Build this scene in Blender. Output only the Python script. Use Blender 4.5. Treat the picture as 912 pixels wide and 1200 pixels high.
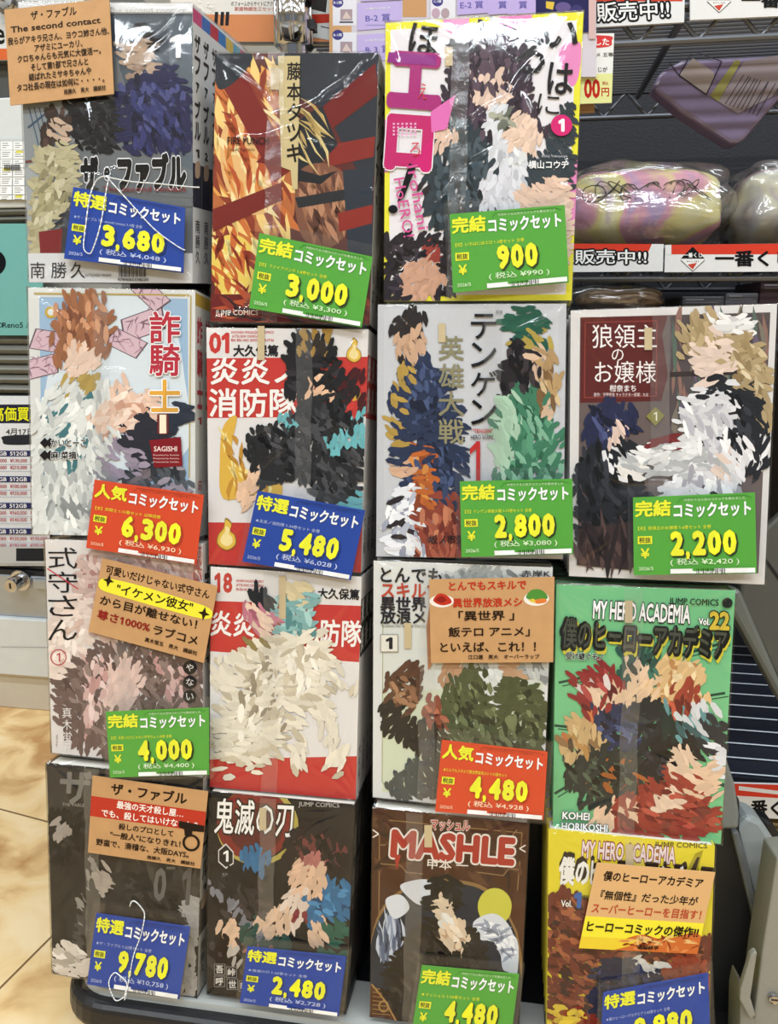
import bpy, bmesh, math, random
import numpy as np
from mathutils import Vector, Matrix, noise
from mathutils.geometry import tessellate_polygon

for o in list(bpy.data.objects):
    bpy.data.objects.remove(o, do_unlink=True)
S = bpy.context.scene
COL = S.collection
R = math.radians

# ------------------------------------------------------------------ camera
CAM = Vector((0, 0, .58)); YAW = R(8.8); PIT = R(14.3); FPX = 905.0
cam = bpy.data.objects.new('camera', bpy.data.cameras.new('camera')); COL.objects.link(cam)
cam.location = CAM; cam.rotation_euler = (R(90) - PIT, 0, YAW)
cam.data.sensor_fit = 'VERTICAL'; cam.data.sensor_height = 24; cam.data.lens = FPX / 1200 * 24
cam.data.clip_start = .01
S.camera = cam
# ------------------------------------------------------------------ light
w = bpy.data.worlds.new('world'); S.world = w; w.use_nodes = True
w.node_tree.nodes['Background'].inputs[0].default_value = (.84, .93, 1, 1)
w.node_tree.nodes['Background'].inputs[1].default_value = .38
def ceiling_lamp(x, y, sx, sy, power):
    l = bpy.data.lights.new('ceiling_tube', 'AREA'); l.shape = 'RECTANGLE'; l.size = sx; l.size_y = sy
    l.energy = power; l.color = (.84, .93, 1)
    o = bpy.data.objects.new('ceiling_tube', l); COL.objects.link(o); o.location = (x, y, 2.56)
    return o
for (x, y) in ((-1.5, -.5), (.0, -.5), (1.5, -.5), (-1.5, -1.72), (0, -1.72), (1.5, -1.72)):
    ceiling_lamp(x, y, 1.15, .12, 34)
for (x, y) in ((-1.5, .45), (0, .45), (1.5, .45)):
    ceiling_lamp(x, y, 1.15, .10, 16)
S.view_settings.view_transform = 'Standard'; S.view_settings.look = 'None'
S.view_settings.gamma = 1; S.view_settings.use_curve_mapping = False
S.view_settings.exposure = -0.62
S.cycles.use_denoising = True
S.cycles.max_bounces = 10; S.cycles.transparent_max_bounces = 24
S.cycles.caustics_reflective = False; S.cycles.caustics_refractive = False
S.cycles.sample_clamp_indirect = 4

# ------------------------------------------------------------------ helpers
FW = Vector((-math.sin(YAW) * math.cos(PIT), math.cos(YAW) * math.cos(PIT), -math.sin(PIT)))
RT = Vector((math.cos(YAW), math.sin(YAW), 0)); UP = RT.cross(FW)
def ray(x, y): return FW * FPX + RT * (x - 456) - UP * (y - 600)
class Pl:                                   # a plane of the place; hit() reads where a sight line meets it
    def __init__(s, p, n): s.p = Vector(p); s.n = Vector(n).normalized()
    def hit(s, x, y):
        d = ray(x, y); return CAM + d * ((s.p - CAM).dot(s.n) / d.dot(s.n))
    def off(s, k): return Pl(s.p + s.n * k, s.n)
LEAN = R(9.7)
RACK = Pl(CAM + FW * .55, (0, -math.cos(LEAN), math.sin(LEAN)))
N = RACK.n
def lin(c):
    f = lambda v: v / 12.92 if v <= .04045 else ((v + .055) / 1.055) ** 2.4
    return tuple(f(((c >> k) & 255) / 255) for k in (16, 8, 0)) + (1,)
MATS = {}
def mat(name, c=0x808080, rough=.5, metal=0, bump=0, scale=60, vary=.06, attr=False, spec=.5):
    if name in MATS: return MATS[name]
    m = bpy.data.materials.new(name); m.use_nodes = True; nt = m.node_tree; b = nt.nodes['Principled BSDF']
    b.inputs['Roughness'].default_value = rough; b.inputs['Metallic'].default_value = metal
    b.inputs['Specular IOR Level'].default_value = spec
    tc = nt.nodes.new('ShaderNodeTexCoord'); nz = nt.nodes.new('ShaderNodeTexNoise')
    nz.inputs['Scale'].default_value = scale; nz.inputs['Detail'].default_value = 4
    nt.links.new(tc.outputs['Object'], nz.inputs['Vector'])
    mr = nt.nodes.new('ShaderNodeMapRange'); mr.inputs['To Min'].default_value = 1 - vary; mr.inputs['To Max'].default_value = 1 + vary
    nt.links.new(nz.outputs['Fac'], mr.inputs['Value'])
    mx = nt.nodes.new('ShaderNodeMix'); mx.data_type = 'RGBA'; mx.blend_type = 'MULTIPLY'; mx.inputs[0].default_value = 1
    if attr:
        at = nt.nodes.new('ShaderNodeAttribute'); at.attribute_name = 'ink'; nt.links.new(at.outputs['Color'], mx.inputs[6])
    else: mx.inputs[6].default_value = lin(c)
    nt.links.new(mr.outputs[0], mx.inputs[7]); nt.links.new(mx.outputs[2], b.inputs['Base Color'])
    if bump:
        bp = nt.nodes.new('ShaderNodeBump'); bp.inputs['Strength'].default_value = bump; bp.inputs['Distance'].default_value = .002
        nt.links.new(nz.outputs['Fac'], bp.inputs['Height']); nt.links.new(bp.outputs[0], b.inputs['Normal'])
    MATS[name] = m; return m
def film_mat(name, haze, rough, tint=(1, 1, 1, 1), boost=1.0, bump=.0, scale=35):
    m = bpy.data.materials.new(name); m.use_nodes = True; nt = m.node_tree; nt.nodes.remove(nt.nodes['Principled BSDF'])
    out = nt.nodes['Material Output']
    tr = nt.nodes.new('ShaderNodeBsdfTransparent'); tr.inputs[0].default_value = tint
    gl = nt.nodes.new('ShaderNodeBsdfGlossy'); gl.inputs['Roughness'].default_value = rough
    df = nt.nodes.new('ShaderNodeBsdfDiffuse'); df.inputs[0].default_value = (.9, .9, .9, 1)
    lw = nt.nodes.new('ShaderNodeLayerWeight'); lw.inputs['Blend'].default_value = .5
    pw = nt.nodes.new('ShaderNodeMath'); pw.operation = 'POWER'; pw.inputs[1].default_value = 4
    ml = nt.nodes.new('ShaderNodeMath'); ml.operation = 'MULTIPLY_ADD'; ml.inputs[1].default_value = .9; ml.inputs[2].default_value = .055 * boost; ml.use_clamp = True
    m1 = nt.nodes.new('ShaderNodeMixShader'); m2 = nt.nodes.new('ShaderNodeMixShader'); m1.inputs[0].default_value = haze
    L = nt.links.new
    L(tr.outputs[0], m1.inputs[1]); L(df.outputs[0], m1.inputs[2]); L(lw.outputs['Facing'], pw.inputs[0]); L(pw.outputs[0], ml.inputs[0]); L(ml.outputs[0], m2.inputs[0])
    L(m1.outputs[0], m2.inputs[1]); L(gl.outputs[0], m2.inputs[2]); L(m2.outputs[0], out.inputs[0])
    if bump:
        tc = nt.nodes.new('ShaderNodeTexCoord'); nz = nt.nodes.new('ShaderNodeTexNoise'); nz.inputs['Scale'].default_value = scale
        nz.inputs['Detail'].default_value = 3; nz.inputs['Distortion'].default_value = 1.2
        bp = nt.nodes.new('ShaderNodeBump'); bp.inputs['Strength'].default_value = bump; bp.inputs['Distance'].default_value = .003
        L(tc.outputs['Object'], nz.inputs['Vector']); L(nz.outputs['Fac'], bp.inputs['Height'])
        L(bp.outputs[0], gl.inputs['Normal'])
    return m
INK = mat('printed_ink', rough=.5, attr=True, vary=.03, scale=300, spec=.12)
PAPER = mat('page_paper', 0xe4dfd4, .85, vary=.12, scale=400)
FILM = film_mat('shrink_film', .002, .06, boost=.8, bump=.05, scale=45)
SLEEVE = film_mat('clear_sleeve', .006, .08, boost=.6, bump=.2, scale=25)
SEAM = film_mat('film_seam', .04, .2, boost=1.1, bump=.4, scale=60)
BAG = film_mat('clear_bag', .05, .12, boost=2.2, bump=.9, scale=22)
TAPE = mat('beige_tape', 0xc9b58e, .5)
BLACKP = mat('black_plastic', 0x17171a, .42, bump=.15, scale=220, vary=.15)
GREYP = mat('grey_plastic', 0x7d807e, .45, bump=.08, scale=260)
LGREY = mat('light_grey_board', 0xb4b6b2, .6, vary=.12, scale=40)
DGREY = mat('dark_grey_panel', 0x55554f, .4, vary=.08)
CHROME = mat('chrome', 0xc8c8cc, .12, 1)
WIRE = mat('wire_metal', 0x8a8c90, .3, 1)
WHITEM = mat('white_enamel', 0xd8dcdc, .4)
CREAM = mat('cream_enamel', 0xcfc8ba, .5)
SILVER = mat('brushed_silver', 0xb0b6bc, .35, .6)

def tag(o, label=None, cat=None, group=None, kind=None):
    for k, v in (('label', label), ('category', cat), ('group', group), ('kind', kind)):
        if v: o[k] = v
    return o
def empty(name, loc, label, cat, group=None):
    o = bpy.data.objects.new(name, None); COL.objects.link(o); o.location = loc; o.empty_display_size = .02
    return tag(o, label, cat, group)
def origin(parent):
    v = Vector((0, 0, 0))
    while parent is not None: v = v + Vector(parent.location); parent = parent.parent
    return v
def link(name, verts, faces, mats, parent=None, smooth=False, fm=None, loc=None):
    o0 = origin(parent)
    if parent is None:
        if loc is None:
            a = np.array([tuple(v) for v in verts]); loc = ((a[:, 0].min() + a[:, 0].max()) / 2, (a[:, 1].min() + a[:, 1].max()) / 2, a[:, 2].min())
        o0 = Vector(loc)
    me = bpy.data.meshes.new(name); me.from_pydata([tuple(Vector(v) - o0) for v in verts], [], faces)
    for m in (mats if isinstance(mats, list) else [mats]): me.materials.append(m)
    if fm: me.polygons.foreach_set('material_index', fm)
    if smooth: me.polygons.foreach_set('use_smooth', [True] * len(faces))
    me.update()
    o = bpy.data.objects.new(name, me); COL.objects.link(o)
    if parent is None: o.location = o0
    else: o.parent = parent
    return o
class MB:                                   # collects shapes that become ONE mesh
    def __init__(s): s.v = []; s.f = []; s.m = []
    def add(s, v, f, mi=0):
        b = len(s.v); s.v += [Vector(a) for a in v]; s.f += [[b + i for i in q] for q in f]; s.m += [mi] * len(f)
    def prism(s, pts, vec, mi=0):           # polygon pts (3D) pushed along vec
        n = len(pts); vec = Vector(vec); P = [Vector(p) for p in pts]
        s.add(P + [p + vec for p in P], [list(range(n)), list(range(2 * n - 1, n - 1, -1))] + [[i, i + n, (i + 1) % n + n, (i + 1) % n] for i in range(n)], mi)
    def box(s, x0, y0, z0, x1, y1, z1, mi=0):
        s.prism([(x0, y0, z0), (x1, y0, z0), (x1, y1, z0), (x0, y1, z0)], (0, 0, z1 - z0), mi)
    def tube(s, a, b, r, n=10, mi=0, r2=None):
        a = Vector(a); b = Vector(b); d = (b - a).normalized(); u = d.orthogonal().normalized(); q = d.cross(u); r2 = r if r2 is None else r2
        A = [a + (u * math.cos(t) + q * math.sin(t)) * r for t in (2 * math.pi * i / n for i in range(n))]
        B = [b + (u * math.cos(t) + q * math.sin(t)) * r2 for t in (2 * math.pi * i / n for i in range(n))]
        s.add(A + B, [[i, (i + 1) % n, (i + 1) % n + n, i + n] for i in range(n)] + [list(range(n))[::-1], list(range(n, 2 * n))], mi)
    def path(s, pts, r, n=8, mi=0):
        for a, b in zip(pts, pts[1:]): s.tube(a, b, r, n, mi)
    def build(s, name, mats, parent=None, smooth=False, loc=None):
        o = link(name, s.v, s.f, mats, parent, smooth, s.m, loc)
        bm = bmesh.new(); bm.from_mesh(o.data); bmesh.ops.recalc_face_normals(bm, faces=bm.faces); bm.to_mesh(o.data); bm.free()
        return o
def bevel(o, wd, seg=2):
    m = o.modifiers.new('bevel', 'BEVEL'); m.width = wd; m.segments = seg; m.limit_method = 'ANGLE'; return o

# ------------------------------------------------------------------ printing: flat ink shapes laid on a real surface
GL = {}
def glyphs(s, bold):
    k = (s, bold)
    if k not in GL:
        cu = bpy.data.curves.new('t', 'FONT'); cu.body = s; cu.size = 1; cu.offset = bold; cu.resolution_u = 2
        ob = bpy.data.objects.new('t', cu); COL.objects.link(ob)
        dg = bpy.context.evaluated_depsgraph_get(); me = bpy.data.meshes.new_from_object(ob.evaluated_get(dg))
        v = [(a.co.x, a.co.y) for a in me.vertices]; f = [list(p.vertices) for p in me.polygons]
        if '1' in s:                                        # the default face draws its 1 as a bare bar: add the flag
            for i in range(len(v) - 3):
                q = v[i:i + 4]; xs = [a[0] for a in q]; ys = [a[1] for a in q]
                if abs(max(xs) - min(xs) - .098) < .002 and abs(max(ys) - .682) < .002 and abs(min(ys)) < .002 and len(set(q)) == 4 and all(min(abs(a - min(xs)), abs(a - max(xs))) < 1e-4 for a in xs) and all(min(abs(a), abs(a - .682)) < .002 for a in ys):
                    x = min(xs); k0 = len(v); v += [(x + .02, .682), (x - .15, .565), (x - .15, .465), (x + .02, .575)]; f.append([k0, k0 + 1, k0 + 2, k0 + 3])
        bpy.data.objects.remove(ob); bpy.data.curves.remove(cu); bpy.data.meshes.remove(me); GL[k] = (v, f)
    return GL[k]
def bounds(v):
    xs = [a[0] for a in v]; ys = [a[1] for a in v]; return min(xs), min(ys), max(xs), max(ys)
def inside(x, y, P):
    c = False; n = len(P)
    for i in range(n):
        x1, y1 = P[i]; x2, y2 = P[i - 1]
        if (y1 > y) != (y2 > y) and x < (x2 - x1) * (y - y1) / (y2 - y1) + x1: c = not c
    return c
def catmull(P, k=5):
    o = []; n = len(P)
    for i in range(n):
        a, b, c, d = P[i - 1], P[i], P[(i + 1) % n], P[(i + 2) % n]
        for j in range(k):
            t = j / k
            o.append(tuple(.5 * (2 * b[q] + (c[q] - a[q]) * t + (2 * a[q] - 5 * b[q] + 4 * c[q] - d[q]) * t * t + (3 * b[q] - a[q] - 3 * c[q] + d[q]) * t ** 3) for q in (0, 1)))
    return o
class Ink:
    DZ = 1.3e-5
    def __init__(s, mp, n, clip, base, asp=1.0):
        s.mp = mp; s.n = Vector(n); s.clip = clip; s.v = []; s.f = []; s.c = []; s.z = 1e-4; s.asp = asp
        s.rnd = random.Random(sum(ord(c) * (i + 7) for i, c in enumerate(str(clip))))
        if base is not None: s.p(base, *[k for q in clip for k in q])
    def _clip(s, P):
        K = s.clip; area = sum(K[i - 1][0] * K[i][1] - K[i][0] * K[i - 1][1] for i in range(len(K)))
        for i in range(len(K)):
            a, b = K[i - 1], K[i]; out = []
            sd = lambda p: ((b[0] - a[0]) * (p[1] - a[1]) - (b[1] - a[1]) * (p[0] - a[0])) * (1 if area > 0 else -1)
            for j in range(len(P)):
                p, q = P[j - 1], P[j]; dp, dq = sd(p), sd(q)
                if (dp >= 0) != (dq >= 0):
                    t = dp / (dp - dq); out.append((p[0] + (q[0] - p[0]) * t, p[1] + (q[1] - p[1]) * t))
                if dq >= 0: out.append(q)
            P = out
            if len(P) < 3: return []
        return P
    def _poly(s, P, c, z):
        if s.rec is not None: s.rec.append((P, [s.cur], None)); return
        if any(not (min(k[0] for k in s.clip) <= p[0] <= max(k[0] for k in s.clip) and min(k[1] for k in s.clip) <= p[1] <= max(k[1] for k in s.clip)) or not inside(p[0], p[1], s.clip) for p in P): P = s._clip(P)
        if len(P) < 3: return
        tris = tessellate_polygon([[Vector((p[0], p[1], 0)) for p in P]])
        b = len(s.v); s.v += [s.mp(*p) + s.n * z for p in P]; s.c += [c] * len(P); s.f += [[b + i for i in t] for t in tris]
    rec = None; cur = 0
    def up(s): s.z += s.DZ
    def begin(s): s.rec = []; return s
    def paint(s, gap=5.5, L=17, W=6.5, jit=4.5):        # the recorded colour fields become loose abstract brush work
        rec = s.rec; s.rec = None; r = s.rnd; x0, y0, x1, y1 = bounds(s.clip); cells = {}
        rec = [(P, bounds(P), c, a) for P, c, a in rec]; ni, nj = int((x1 - x0) / gap) + 1, int((y1 - y0) / gap) + 1
        for i in range(ni):
            for j in range(nj):
                x, y = x0 + i * gap + r.uniform(-2, 2), y0 + j * gap + r.uniform(-2, 2); qx, qy = x + r.uniform(-jit, jit), y + r.uniform(-jit, jit)
                if not inside(x, y, s.clip): continue
                hit = None
                for P, b, c, a in reversed(rec):
                    if b[0] <= qx <= b[2] and b[1] <= qy <= b[3] and (a is None or r.random() < .6) and inside(qx, qy, P): hit = (c, a); break
                if hit is None: continue
                col = r.choice(hit[0]); ang = (hit[1] if hit[1] is not None else 60 + 70 * math.sin(x * .021 + y * .013)) + r.uniform(-28, 28)
                g = r.uniform(.88, 1.12); C = tuple(min(1, v * g) for v in lin(col)[:3]) + (1,)
                cells.setdefault((i % 5, j % 5), []).append((x, y, R(ang), L * r.uniform(.6, 1.2) / 2, W * r.uniform(.7, 1.2) / 2, r.uniform(-.3, .3), C))
        keys = sorted(cells); r.shuffle(keys)
        for k in keys:
            for (x, y, t, l, w_, cv, C) in cells[k]:
                c, q = math.cos(t), math.sin(t); cv *= w_
                pts = [(-l, 0), (-l * .7, cv - w_ * .8), (l * .3, cv - w_), (l * .9, -w_ * .3), (l, w_ * .2), (l * .3, cv + w_), (-l * .7, cv + w_ * .8)]
                s._poly([(x + u * c - v * q, y + u * q + v * c) for u, v in pts], C, s.z)
            s.up()
        return s
    def p(s, col, *a): s.cur = col; s._poly([(a[i], a[i + 1]) for i in range(0, len(a), 2)], lin(col), s.z); s.up(); return s
    def b(s, col, *a): s.cur = col; s._poly(catmull([(a[i], a[i + 1]) for i in range(0, len(a), 2)]), lin(col), s.z); s.up(); return s
    def r(s, col, x0, y0, x1, y1): return s.p(col, x0, y0, x1, y0, x1, y1, x0, y1)
    def e(s, col, x, y, rx, ry=None, n=24):
        ry = rx * s.asp if ry is None else ry
        return s.p(col, *[k for i in range(n) for k in (x + rx * math.cos(6.2832 * i / n), y + ry * math.sin(6.2832 * i / n))])
    def ring(s, col, x, y, rx, ry, wd, n=32):
        s.cur = col; A = [(6.2832 * i / n) for i in range(n + 1)]
        for a, c in zip(A, A[1:]):
            s._poly([(x + q * math.cos(t), y + q * ry / rx * math.sin(t)) for q, t in ((rx, a), (rx, c), (rx - wd, c), (rx - wd, a))], lin(col), s.z)
        s.up(); return s
    def ln(s, col, wd, *a):
        s.cur = col
        if s.rec is not None and wd < 3: return s
        P = [(a[i], a[i + 1]) for i in range(0, len(a), 2)]
        for (x0, y0), (x1, y1) in zip(P, P[1:]):
            L = math.hypot(x1 - x0, y1 - y0) or 1; dx, dy = -(y1 - y0) / L * wd / 2, (x1 - x0) / L * wd / 2
            s._poly([(x0 + dx, y0 + dy), (x1 + dx, y1 + dy), (x1 - dx, y1 - dy), (x0 - dx, y0 - dy)], lin(col), s.z)
        s.up(); return s
    def hair(s, cols, n, L, W, ang, jit, *a):           # tapering brush strokes inside a region
        P = [(a[i], a[i + 1]) for i in range(0, len(a), 2)]; x0, y0, x1, y1 = bounds(P)
        if s.rec is not None: s.rec.append((P, list(cols), ang)); return s
        for col in cols:
            k = 0; tries = 0
            while k < n // len(cols) + 1 and tries < n * 12:
                tries += 1; x = s.rnd.uniform(x0, x1); y = s.rnd.uniform(y0, y1)
                if not inside(x, y, P): continue
                k += 1; t = R(ang + s.rnd.uniform(-jit, jit)); l = L * s.rnd.uniform(.5, 1.3) / 2; wd = W * s.rnd.uniform(.5, 1.3) / 2; cv = s.rnd.uniform(-.25, .25) * l
                c, q = math.cos(t), math.sin(t); pts = [(-l, 0), (-l * .4, cv * .7 - wd), (l * .3, cv - wd), (l, 0), (l * .3, cv + wd * .6), (-l * .4, cv * .7 + wd * .6)]
                s._poly([(x + u * c - v * q, y + u * q + v * c) for u, v in pts], lin(col), s.z)
            s.up()
        return s
    def t(s, txt, cx, cy, wd, h, col, bold=.0, ang=0, out=None, ow=.03, shear=0):
        if out is not None: s._t(txt, cx, cy, wd, h, out, bold + ow, ang, bold, shear)
        return s._t(txt, cx, cy, wd, h, col, bold, ang, bold, shear)
    def _t(s, txt, cx, cy, wd, h, col, bold, ang, ref, shear):
        v, f = glyphs(txt, 0)
        if not v: return s
        x0, y0, x1, y1 = bounds(v); t = R(ang); c, q = math.cos(t), math.sin(t); C = lin(col)
        gw, gh = max(x1 - x0, 1e-6), max(y1 - y0, 1e-6); sx, sy = wd / (gw + 2 * ref), h / (gh + 2 * ref)
        n = 0 if bold < .004 else (8 if bold < .06 else 12)
        for i in range(n + 1):
            ox, oy = (bold * math.cos(6.2832 * i / n), bold * math.sin(6.2832 * i / n)) if i < n else (0, 0)
            b = len(s.v); s.z += 4e-6
            for (x, y) in v:
                a = (x - x0 - gw / 2 + ox) * sx; e = -(y - y0 - gh / 2 + oy) * sy; a -= shear * e
                s.v.append(s.mp(cx + a * c - e * q, cy + a * q + e * c) + s.n * s.z); s.c.append(C)
            s.f += [[b + i_ for i_ in k] for k in f]
        s.up(); return s
    def vt(s, txt, cx, y0, y1, wd, col, bold=0., out=None, ow=.03, dx=0, fill=.88):
        n = len(txt); st = (y1 - y0) / n
        for i, ch in enumerate(txt):
            k = .6 if ch in 'っゃょッャュョァ・' else 1
            if ch == 'ー': s.t('|', cx + dx * (i + .5) / n, y0 + st * (i + .5), wd * .16, st * .75, col, bold, 0, out, ow); continue
            s.t(ch, cx + dx * (i + .5) / n, y0 + st * (i + .5), wd * k, st * fill * k, col, bold, 0, out, ow)
        return s
    def build(s, name, parent, label=None):
        o = link(name, s.v, s.f, INK, parent)
        at = o.data.color_attributes.new('ink', 'FLOAT_COLOR', 'POINT'); at.data.foreach_set('color', [k for c in s.c for k in c])
        if label: o['label'] = label
        return o
def bil(q):                                             # unit square -> a four-cornered sheet
    a, b, c, d = [Vector(k) for k in q]
    return lambda u, v: a * (1 - u) * (1 - v) + b * u * (1 - v) + c * u * v + d * (1 - u) * v
UNIT = [(0, 0), (1, 0), (1, 1), (0, 1)]
def paint(me_obj, col):
    me = me_obj.data; at = me.color_attributes.new('ink', 'FLOAT_COLOR', 'POINT'); at.data.foreach_set('color', list(lin(col)) * len(me.vertices))
INKM = {}
def flat(col, rough=.45):
    return mat('stock_%06x' % col, col, rough, vary=.04, scale=200)
# ------------------------------------------------------------------ the setting
def slab(name, px, pl, th, m, parent=None, back=True, bev=0):
    P = [pl.hit(*px[i:i + 2]) for i in range(0, len(px), 2)]
    b = MB(); b.prism(P, pl.n * (-th if back else th)); o = b.build(name, m, parent)
    if bev: bevel(o, bev)
    return o
def pxink(pl, quad, base, off=0.0):
    return Ink(lambda x, y: pl.hit(x, y) + pl.n * off, pl.n, [(quad[i], quad[i + 1]) for i in range(0, len(quad), 2)], base)
FLOOR = Pl((0, 0, 0), (0, 0, 1))
YC = FLOOR.hit(30, 831).y; CAB = Pl((0, YC, 0), (0, -1, 0))
YS = .80; SH = Pl((0, YS, 0), (0, -1, 0)); BRD = Pl((0, YS - .008, 0), (0, -1, 0)); PST = Pl((0, YS - .024, 0), (0, -1, 0))

def floor_material():
    m = bpy.data.materials.new('tan_stone_tile'); m.use_nodes = True; nt = m.node_tree; b = nt.nodes['Principled BSDF']; b.inputs['Roughness'].default_value = .38
    L = nt.links.new; tc = nt.nodes.new('ShaderNodeTexCoord'); mp = nt.nodes.new('ShaderNodeMapping'); L(tc.outputs['Object'], mp.inputs[0])
    a, c = FLOOR.hit(0, 1158), FLOOR.hit(58, 1100); ang = math.atan2(c.y - a.y, c.x - a.x)
    mp.inputs['Rotation'].default_value = (0, 0, -ang); rot = Matrix.Rotation(-ang, 3, 'Z') @ a
    mp.inputs['Location'].default_value = (-rot.x - .2, -rot.y, 0)
    br = nt.nodes.new('ShaderNodeTexBrick'); br.offset = 0; br.inputs['Scale'].default_value = 1
    br.inputs['Brick Width'].default_value = 1.4; br.inputs['Row Height'].default_value = .7; br.inputs['Mortar Size'].default_value = .0013
    br.inputs['Color1'].default_value = (1, 1, 1, 1); br.inputs['Color2'].default_value = (.95, .95, .95, 1); br.inputs['Mortar'].default_value = (.22, .17, .12, 1)
    L(mp.outputs[0], br.inputs['Vector'])
    nz = nt.nodes.new('ShaderNodeTexNoise'); nz.inputs['Scale'].default_value = 14; nz.inputs['Detail'].default_value = 6; nz.inputs['Distortion'].default_value = .8
    L(tc.outputs['Object'], nz.inputs['Vector'])
    cr = nt.nodes.new('ShaderNodeValToRGB'); e = cr.color_ramp.elements
    e[0].position = .34; e[0].color = lin(0xbe8e58); e[1].position = .64; e[1].color = lin(0xf4daae); k = e.new(.5); k.color = lin(0xeac890)
    L(nz.outputs['Fac'], cr.inputs[0])
    mx = nt.nodes.new('ShaderNodeMix'); mx.data_type = 'RGBA'; mx.blend_type = 'MULTIPLY'; mx.inputs[0].default_value = 1
    L(cr.outputs[0], mx.inputs[6]); L(br.outputs['Color'], mx.inputs[7]); L(mx.outputs[2], b.inputs['Base Color'])
    return m
b = MB(); b.box(-4, -5, -.05, 4, 2.6, 0); tag(b.build('floor', floor_material(), loc=(0, 0, 0)), kind='structure')
b = MB(); b.box(-4, -5, 2.62, 4, 2.6, 2.68); tag(b.build('ceiling', mat('ceiling_board', 0xe4e4e0, .8)), kind='structure')
b = MB(); b.box(-4, 2.6, 0, 4, 2.66, 2.62); tag(b.build('wall_back', mat('wall_paint', 0xc8c8c4, .8)), kind='structure')
b = MB(); b.box(-4.06, -5, 0, -4, 2.66, 2.62); tag(b.build('wall_left', mat('wall_paint')), kind='structure')
b = MB(); b.box(4, -5, 0, 4.06, 2.66, 2.62); tag(b.build('wall_right', mat('wall_paint')), kind='structure')

# --- cabinet at the left
xl = CAB.hit(-60, 600).x; xr = CAB.hit(150, 600).x
zc = lambda y: CAB.hit(30, y).z
cab = empty('showcase_cabinet', (CAB.hit(40, 831).x, YC + .2, 0), 'white and silver shop cabinet with grey slatted shutter beside the comic rack', 'cabinet')
def band(name, y0, y1, m, fwd=0.0, th=.03, bev=.002):
    b = MB(); b.box(xl, YC - fwd, zc(y1), xr, YC - fwd + th, zc(y0)); o = b.build(name, m, cab); bevel(o, bev); return o
b = MB(); b.box(xl, YC + .035, 0.0, xr, YC + .4, zc(-60)); b.build('body', mat('cabinet_body', 0x9a9c9a), cab)
band('upper_door', -60, 28, WHITEM)
band('counter_strip', 70, 113, mat('dark_shutter', 0x4e504e, .5), -.01)
band('middle_door', 113, 243, WHITEM)
for i, (y0, y1) in enumerate(((243, 262), (393, 463))):
    n = 2 if i == 0 else 6; b = MB()
    for k in range(n):
        a0 = zc(y0 + (y1 - y0) * k / n); a1 = zc(y0 + (y1 - y0) * (k + .9) / n)
        b.prism([(xl, YC + .006, a0), (xl, YC - .002, (a0 + a1) / 2), (xl, YC + .006, a1), (xl, YC + .03, a1), (xl, YC + .03, a0)], (xr - xl, 0, 0))
    b.build('shutter', mat('shutter_slats', 0x8c8c86, .45, .3), cab)
band('sheet_backing', 463, 668, mat('sheet_backing_grey', 0x4a4c50), -.004)
band('lower_rail', 668, 674, BLACKP, .002)
band('lock_rail', 674, 722, SILVER, .004)
band('drawer_front', 722, 788, WHITEM, .012)
band('kick_base', 788, 831, CREAM, .0)
dk = pxink(Pl((0, YC - .0125, 0), (0, -1, 0)), (-20, 724, 90, 724, 90, 786, -20, 786), None)
for k in range(24): dk.r(0x8a8e90, -8 + k * 3.3, 757.5 + k * .03, -6.4 + k * 3.3, 758.6 + k * .03)
dk.build('perforation', cab)
def lock(px, py, r):
    c = CAB.hit(px, py); a = Vector((c.x, YC - .004, c.z)); b = MB()
    b.tube(a, a + Vector((0, -.006, 0)), r * 1.5, 20); b.tube(a + Vector((0, -.006, 0)), a + Vector((0, -.028, 0)), r, 20, 0, r * .95)
    o = b.build('lock', CHROME, cab); bevel(o, .001)
    b = MB(); b.box(a.x - .0012, a.y - .0286, a.z - .004, a.x + .0012, a.y - .0279, a.z + .004); b.build('keyhole', BLACKP, o)
lock(28, 678, .0105); lock(14, 5, .0105)
b = MB(); p0 = CAB.hit(44, 681); b.box(p0.x, YC - .012, p0.z - .008, p0.x + .035, YC, p0.z + .007); bevel(b.build('lock_bar', SILVER, cab), .002)

def sheet(name, label, cat, px, pl, base, draw, th=.0012, off=0.0, m=None):
    pl = pl.off(off); P = [pl.hit(*px[i:i + 2]) for i in range(0, 8, 2)]
    b = MB(); b.prism(P, pl.n * -th); o = tag(b.build(name, m or flat(base)), label, cat)
    k = pxink(pl, px, None, .0); draw(k)
    if k.v: k.build('print', o)
    return o
def d(k):
    k.t('e', 0, 43, 11, 18, 0x202020, .02); k.r(0xd86a3a, -50, 57, 30, 70)
sheet('header_sign', 'white sign strip with letter e and an orange stripe above the left shutter', 'sign', (-50, 28, 30, 28, 30, 70, -50, 70), CAB, 0xdadcdc, d, .004, .004)
def d(k):
    for r_ in range(7):
        for c_ in range(4):
            x, y = -14 + c_ * 15, 166 + r_ * 10.5
            k.r(0xffffff, x, y, x + 13.5, y + 9.5)
            for q in range(3): k.r(0x9aa0a0, x + 1.5, y + 1.5 + q * 2.4, x + 6 + k.rnd.random() * 6, y + 2.6 + q * 2.4)
            if (r_ * 3 + c_) % 5 == 0: k.r(0xe0d860, x + 3, y, x + 11, y + 3)
    for q in range(12): k.r(0x303030, 6 + q * 1.6, 193, 6.9 + q * 1.6, 200)
sheet('shelf_label_sheet', 'white sheet of small product labels on the cabinet door', 'label sheet', (-16, 163, 46, 163, 46, 234, -16, 234), CAB, 0xc9cfcf, d, .001, .003)
def d(k):
    k.t('OPPO', -9, 381, 25, 6, 0x1c2c2c, .01); k.t('Reno5', 15, 381, 24, 6.5, 0x102424, .01); k.t('A', 33, 381, 5.5, 6.5, 0x3c6c68, .0)
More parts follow.
